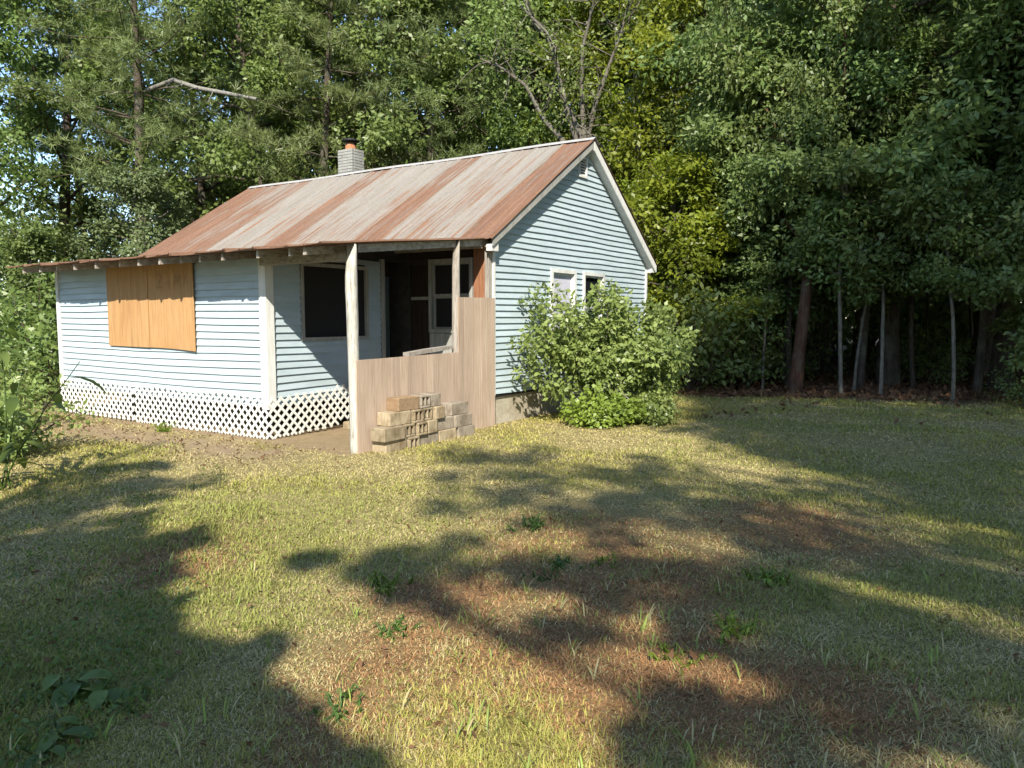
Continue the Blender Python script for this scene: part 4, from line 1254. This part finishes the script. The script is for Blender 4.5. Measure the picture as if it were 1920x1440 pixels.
for (px, py, r, n) in [(80, 960, .6, 4), (190, 925, .4, 3), (260, 900, .3, 2), (60, 1060, .45, 5), (180, 1020, .4, 4), (280, 1060, .2, 2), (40, 1180, .35, 5), (150, 1140, .32, 4), (230, 1120, .2, 3), (120, 1260, .25, 5), (250, 1250, .16, 3), (320, 1270, .10, 2),
                       (60, 1380, .22, 5), (200, 1360, .2, 5), (330, 1350, .16, 4), (430, 1330, .11, 3), (480, 1390, .10, 2), (350, 1420, .12, 3), (480, 1230, .06, 1), (660, 1436, .06, 2), (210, 1190, .2, 3), (-60, 1000, .5, 4), (-80, 1200, .4, 4)]:
    for k in range(n): sp_l.append((px + rs.gauss(0, 32), py + rs.gauss(0, 12), r * rs.uniform(.7, 1.1), -5.0 + rs.uniform(-1.2, 1.2)))
dapple_tree('dapple_tree', 'low limbed tree at the weedy side of the lawn throwing dense shade', (-5.2, -5.0), sp_l, per=230, seed=8)

# ------------------------------------------------------------------ shrubs at the house and weeds
def shrub_at_gable():
    rng = np.random.default_rng(77)
    T = Tubes(); cl = []; sp = []
    bx, by = gnd(1110, 792); bx2, by2 = gnd(1210, 785)
    for i in range(46):
        u = rng.random(); x0 = bx * (1 - u) + bx2 * u + rng.normal() * .2; y0 = by + .25 + rng.normal() * .2
        px = rng.uniform(985, 1290)
        topy = np.interp(px, [985, 1008, 1026, 1042, 1085, 1108, 1135, 1190, 1225, 1290], [620, 530, 525, 575, 590, 570, 530, 530, 575, 625])
        py = rng.uniform(topy + 10, 770) if rng.random() < .72 else topy + rng.uniform(0, 40)
        dep = rng.uniform(11.7, 13.3) if px > 1050 else rng.uniform(12.0, 12.8)
        e = spot(px, py, dep)
        p0 = np.array([x0, y0, 0]); mid = p0 * .45 + e * .55 + np.array([rng.normal() * .1, rng.normal() * .1, .25]); mid[2] = min(mid[2], e[2] * 1.0 + .1)
        P = np.array([p0 * (1 - t) ** 2 + 2 * mid * t * (1 - t) + e * t * t for t in np.linspace(0, 1, 7)])
        T.add(P, np.linspace(.016, .004, 7), 5)
        for t in (3, 4, 5, 6):
            cl.append(P[t] + rng.normal(size=3) * .06); sp.append(rng.uniform(.16, .30))
    V, Fq, sh = leaf_quads(np.array(cl), 92, np.array(sp), .096, rng, .58, .5, .22, .9)
    V[:, 2] = np.maximum(V[:, 2], .02)
    lx, ly = to_local(V[:, 0], V[:, 1])
    e = empty('shrub', (bx, by, 0)); tag(e, 'big leafy shrub half covering the gable windows', 'shrub')
    for nm, me, mt in (('stems', T.mesh('stems'), 'palebark'), ('foliage', fast_mesh('foliage', V, Fq, {'shade': sh}), 'shrub')):
        me.materials.append(M[mt]); o = bpy.data.objects.new(nm, me); C.objects.link(o); o.parent = e; o.location = (-bx, -by, 0)
shrub_at_gable()
VB = make_bush(501, .50, .70, 22, 170, .062, .15, .8, .66, .8)
place('creeper', VB, (*gnd(1130, 800),), 'bright lime green creeper at the foot of the big shrub', 'plant', None, 0, (1.15, .8, 1), ('weed', 'vine'), ('stems', 'foliage'))
place('creeper', VB, (*gnd(1225, 797),), 'deeper green creeper mound at the lawn end of the big shrub', 'plant', None, 2, (.8, .7, .95), ('weed', 'shrub'), ('stems', 'foliage'))

BR = make_bush(502, 1.0, .9, 18, 140, .09, .2, .5, .62)
place('weedy_shrub', BR, (-6.15, 9.0), 'brownish green weedy shrub at the lawn edge near the wing', 'shrub', None, .5, 1.0, ('bark', 'shrub'), ('stems', 'foliage'))
place('weedy_shrub', BR, (-8.2, 11.0), 'taller weedy shrub between the wing corner and the lawn edge', 'shrub', None, 2.5, 1.25, ('bark', 'shrub'), ('stems', 'foliage'))

def long_leaf_plant(name, label, loc, seed, H=1.5, nst=6, leaf=.30, aspect=.3, nl=9, mat='weed', spreadr=.35):
    rng = np.random.default_rng(seed)
    T = Tubes(); Vs = []; Fs = []; sh = []; k = 0
    for s in range(nst):
        az = s * 2.4 + rng.uniform(-.3, .3)
        st = curve((rng.normal() * .06, rng.normal() * .06, -.03), (math.cos(az) * spreadr, math.sin(az) * spreadr, 1), H * rng.uniform(.65, 1.05), 6, rng, .07)
        T.add(st, np.linspace(.010, .004, 7), 5)
        for l in range(nl):
            j = rng.uniform(.8, 6) if H > .4 else rng.uniform(.2, 6)
            j = min(j, 5.99); j0 = int(j); p = st[j0] * (1 - j + j0) + st[j0 + 1] * (j - j0)
            a = l * 2.4 + rng.uniform(-.4, .4)
            d = np.array([math.cos(a), math.sin(a), rng.uniform(.1, .7)]); d = norm(d)
            sd = norm(np.cross(d, [0, 0, 1.])); L = leaf * rng.uniform(.65, 1.15)
            prof = [(0, .08), (.25, .8), (.5, 1.0), (.75, .7), (1.0, .02)]
            pp = p.copy(); dd = d.copy(); rows = []
            for q, (t, w) in enumerate(prof):
                if q: pp = pp + dd * L / 4
                dd = norm(dd + np.array([0, 0, -.30]))
                up_ = np.cross(sd, dd)
                ww_ = L * aspect * .5 * w
                rows += [pp + sd * ww_ + up_ * ww_ * .3, pp, pp - sd * ww_ + up_ * ww_ * .3]
            Vs.append(np.array(rows))
            for q in range(4):
                b = k + q * 3
                Fs += [(b, b + 1, b + 4, b + 3), (b + 1, b + 2, b + 5, b + 4)]
            sh += [rng.random()] * 15; k += 15
    x, y = loc
    z = float(ground_z(np.array([float(x)]), np.array([float(y)]))[0])
    e = empty(name, (x, y, z)); tag(e, label, 'weed')
    me = T.mesh('stems'); me.materials.append(M[mat]); o = bpy.data.objects.new('stems', me); C.objects.link(o); o.parent = e; o['kind'] = 'stuff'
    me = fast_mesh('leaves', np.maximum(np.concatenate(Vs), [-9, -9, .005]), np.array(Fs), {'shade': np.array(sh)}, True); me.materials.append(M[mat])
    o = bpy.data.objects.new('leaves', me); C.objects.link(o); o.parent = e
long_leaf_plant('tall_weed', 'tall weed with long arching leaves at the shady lawn edge', (-5.0, 7.35), 61, 1.6, 5, .38, .26, 8)
long_leaf_plant('tall_weed', 'shorter long leaved weed in front of the weedy shrub', (-5.95, 8.5), 62, 1.0, 4, .32, .26, 7)
long_leaf_plant('broadleaf_weed', 'large leaved dock weed in the deep shade on the lawn', gnd(130, 1300), 63, .20, 4, .17, .60, 3, 'weed', .8)
long_leaf_plant('broadleaf_weed', 'flat rosette weed beside twigs in the deep shade', gnd(85, 1405), 64, .14, 4, .14, .5, 3, 'weed', 1.0)
for i, (px, py, s, lab) in enumerate([(1050, 1058, .16, 'small light green weed in the russet straw patch'), (1275, 1240, .14, 'lime weed tuft on dry russet grass'), (1010, 1075, .14, 'thin weed sprig beside the russet straw patch'),
                                (1390, 1195, .22, 'dark green weed clump at the dappled shade edge'), (1000, 985, .2, 'leafy weed in the pale dry grass'), (720, 1105, .2, 'bushy weed clump on the sunny lawn'), (740, 1185, .14, 'low yellow weed patch on the sunny lawn'),
                                (1130, 1052, .14, 'weed sprout behind the russet straw patch'), (630, 1345, .14, 'bright weed tuft on the bare sunny lawn'), (1440, 1090, .2, 'tall weed in the shaded grass'), (215, 1330, .12, 'yellow weed sprig in the deep shade'), (310, 808, .3, 'grassy weed clump against the lattice skirt')]):
    long_leaf_plant('small_weed', lab, gnd(px, py), 80 + i, s * .75, 13, s * .26, .30, 8, 'vine' if i % 2 else 'weed', .8)

# ------------------------------------------------------------------ grass
def grass(name, label, nwant, seed, ymax=17.5):
    rng = np.random.default_rng(seed)
    # density falls with distance: y sampled so that blades / m2 ~ y^-1.9
    u = rng.random(nwant)
    y0, y1 = 1.6, ymax
    y = y0 * (y1 / y0) ** u
    x = rng.uniform(-.80, .80, nwant) * (y + .6)
    n1, n2, straw, dirt, lit = zones(x, y)
    lx, ly = to_local(x, y)
    tuft = fbm(x * 5, y * 5, 55)
    keep = rng.random(nwant) > np.clip(dirt * .90 + lit * .93 + straw * .25 + .30 * (tuft < .40), 0, 1)
    keep &= ~((lx > -9.5) & (lx < .03) & (ly > -2.9) & (ly < 6.2))
    x, y, n1, n2, straw, tuft, dirt, lit = (a[keep] for a in (x, y, n1, n2, straw, tuft, dirt, lit))
    n = len(x)
    dist = np.hypot(x, y)
    h = .015 + .034 * rng.random(n) ** 1.7 + .05 * np.clip(tuft - .55, 0, 1) * 3 * rng.random(n)
    h *= (.70 + .02 * dist) * (.7 + .7 * vnoise(x * 1.3, y * 1.3, 77))
    wdt = (.0019 + .0009 * dist) * rng.uniform(.7, 1.3, n)
    az = rng.uniform(0, 2 * np.pi, n)
    lean = rng.uniform(.15, 1.1, n)
    pat = fbm(x * 1.1, y * 1.1, 63, 3); pat2 = fbm(x * .45 + 7, y * .45, 67, 3)
    dead = rng.random(n) < np.clip(.52 + straw * .5 + dirt * .5 + (.5 - n1) * 1.2 + (pat - .5) * 1.7, .10, .95)
    lean = np.where(dead, rng.uniform(.8, 2.8, n), lean); hh = np.where(dead, h * .6, h)
    L = h * rng.uniform(.9, 1.4, n)
    d = np.stack([np.cos(az) * lean, np.sin(az) * lean, np.ones(n)], -1); d = norm(d)
    z0 = ground_z(x, y)
    p = np.stack([x, y, z0 - .004], -1)
    side = np.stack([-np.sin(az), np.cos(az), np.zeros(n)], -1) * (wdt / 2)[:, None]
    mid = p + d * (L * .55)[:, None]
    d2 = norm(d + np.stack([np.cos(az), np.sin(az), -.6 * np.ones(n)], -1) * .45)
    tip = mid + d2 * (L * .55)[:, None]
    tip[:, 2] = np.maximum(tip[:, 2], z0 + .006); mid[:, 2] = np.maximum(mid[:, 2], z0 + .005)
    V = np.stack([p - side, p + side, mid + side * .8, mid - side * .8, tip], 1).reshape(-1, 3)
    k = np.arange(n)[:, None] * 5
    Q = k + np.array([[0, 1, 2, 3]]); Tt = k + np.array([[3, 2, 4]])
    r = rng.random(n)[:, None]; q = n1[:, None]
    green = np.array([.255, .250, .058]) * (1 - r) + np.array([.460, .415, .110]) * r
    green = green * (1 - .30 * (q > .52)) + np.array([.190, .225, .055]) * .30 * (q > .52)
    gp = np.clip((pat2 - .5) * 5, 0, 1)[:, None] * .55
    green = green * (1 - gp) + np.array([.215, .245, .068]) * gp
    dry = np.array([.40, .320, .145]) * (1 - r) + np.array([.56, .475, .245]) * r
    rus = np.array([.30, .150, .065]) * (1 - r) + np.array([.42, .255, .125]) * r
    dryc = np.where((rng.random(n) < np.clip(straw * 1.2, 0, .92))[:, None], rus, dry)
    col = np.where(dead[:, None], dryc, green)
    col = np.repeat(col, 5, 0)
    me = fast_mesh(name, V, [Q, Tt], {'col': col})
    o = link(name, me, None, M['grass'])
    tag(o, label, 'grass', kind='stuff')
grass('grass', 'short patchy sunburnt grass of the lawn', 680000, 500)

def tall_blades():
    rng = np.random.default_rng(808)
    V, Q, T3, col = [], [], [], []
    k = 0
    for i in range(170):
        y = 2.2 * (5.2 / 2.2) ** rng.random(); x = rng.uniform(-.72, .72) * y
        _, _, st_, _, _ = zones(np.array([x]), np.array([y]))
        z = float(ground_z(np.array([x]), np.array([y]))[0])
        for b in range(rng.integers(2, 6)):
            az = rng.uniform(0, 6.28); h = rng.uniform(.05, .12); w = rng.uniform(.0025, .005)
            d = norm(np.array([math.cos(az) * .45, math.sin(az) * .45, 1])); p = np.array([x + rng.normal() * .015, y + rng.normal() * .015, z - .004])
            sd = np.array([-math.sin(az), math.cos(az), 0]) * w
            m1 = p + d * h * .5; m2 = m1 + norm(d + np.array([math.cos(az), math.sin(az), 0]) * .35) * h * .35; t = m2 + norm(d + np.array([math.cos(az), math.sin(az), -.3]) * .8) * h * .3
            V += [p - sd * .7, p + sd * .7, m1 + sd, m1 - sd, m2 + sd * .8, m2 - sd * .8, t]
            Q += [(k, k + 1, k + 2, k + 3), (k + 3, k + 2, k + 4, k + 5)]; T3.append((k + 5, k + 4, k + 6)); k += 7
            c = np.array([.20, .26, .06]) * rng.uniform(.8, 1.3) if rng.random() < .65 else np.array([.42, .37, .19])
            col += [c] * 7
    me = fast_mesh('tall_grass', np.array(V), [np.array(Q), np.array(T3)], {'col': np.array(col)})
    tag(link('tall_grass', me, None, M['grass']), 'sparse taller grass blades standing above the lawn', 'grass', kind='stuff')
tall_blades()

rng = np.random.default_rng(515)
pts = []
while len(pts) < 420:
    y = 2.2 * (8.5 / 2.2) ** rng.random(); x = rng.uniform(-.80, -.30) * y
    if x < -.42 * y - .12 * math.sin(y * 2.1) * y * .5 and fbm(np.array([x * 1.4]), np.array([y * 1.4]), 15)[0] > .44:
        pts.append((x, y, float(ground_z(np.array([x]), np.array([y]))[0]) + .025))
V, Fq, sh = leaf_quads(np.array(pts), 9, .10, .034, rng, .5, .8, .1, .35)  # leaves added over the grass to deepen the tree shade there
V[:, 2] = np.maximum(V[:, 2], -.02)
tag(link('shade_cover', fast_mesh('shade_cover', V, Fq, {'shade': sh}), None, M['weed']), 'low leafy weeds added to darken the shaded strip of lawn', 'weeds', kind='stuff')

# scattered dead leaves and needles at the wood edge, twigs
rng = np.random.default_rng(91)
pts = []
while len(pts) < 2600:
    x, y = rng.uniform(2.0, 15), rng.uniform(11.5, 22)
    _, _, _, _, l_ = zones(np.array([x]), np.array([y]))
    if rng.random() < l_[0] + .02: pts.append((x, y, float(ground_z(np.array([x]), np.array([y]))[0]) + .02))
V, Fq, sh = leaf_quads(np.array(pts), 6, .35, .11, rng, .6, .9, .0, .06)
tag(link('leaf_litter', fast_mesh('leaf_litter', V, Fq, {'shade': sh}), None, M['dryleaf']), 'brown fallen leaves along the edge of the woods', 'leaves', kind='stuff')
pts = []
for i in range(700):
    y = 1.8 * (9 / 1.8) ** rng.random(); x = rng.uniform(-.72, .72) * y
    pts.append((x, y, float(ground_z(np.array([x]), np.array([y]))[0]) + .015))
for i in range(900):
    wx, wy = to_world(rng.uniform(-7.4, -.4), rng.uniform(-4.6, -3.0)); pts.append((wx, wy, float(ground_z(np.array([wx]), np.array([wy]))[0]) + .012))
V, Fq, sh = leaf_quads(np.array(pts), 1, .05, .045, rng, .5, .9, .0, .1)
tag(link('fallen_leaves', fast_mesh('fallen_leaves', V, Fq, {'shade': sh}), None, M['dryleaf']), 'small dry leaves scattered over the lawn', 'leaves', kind='stuff')
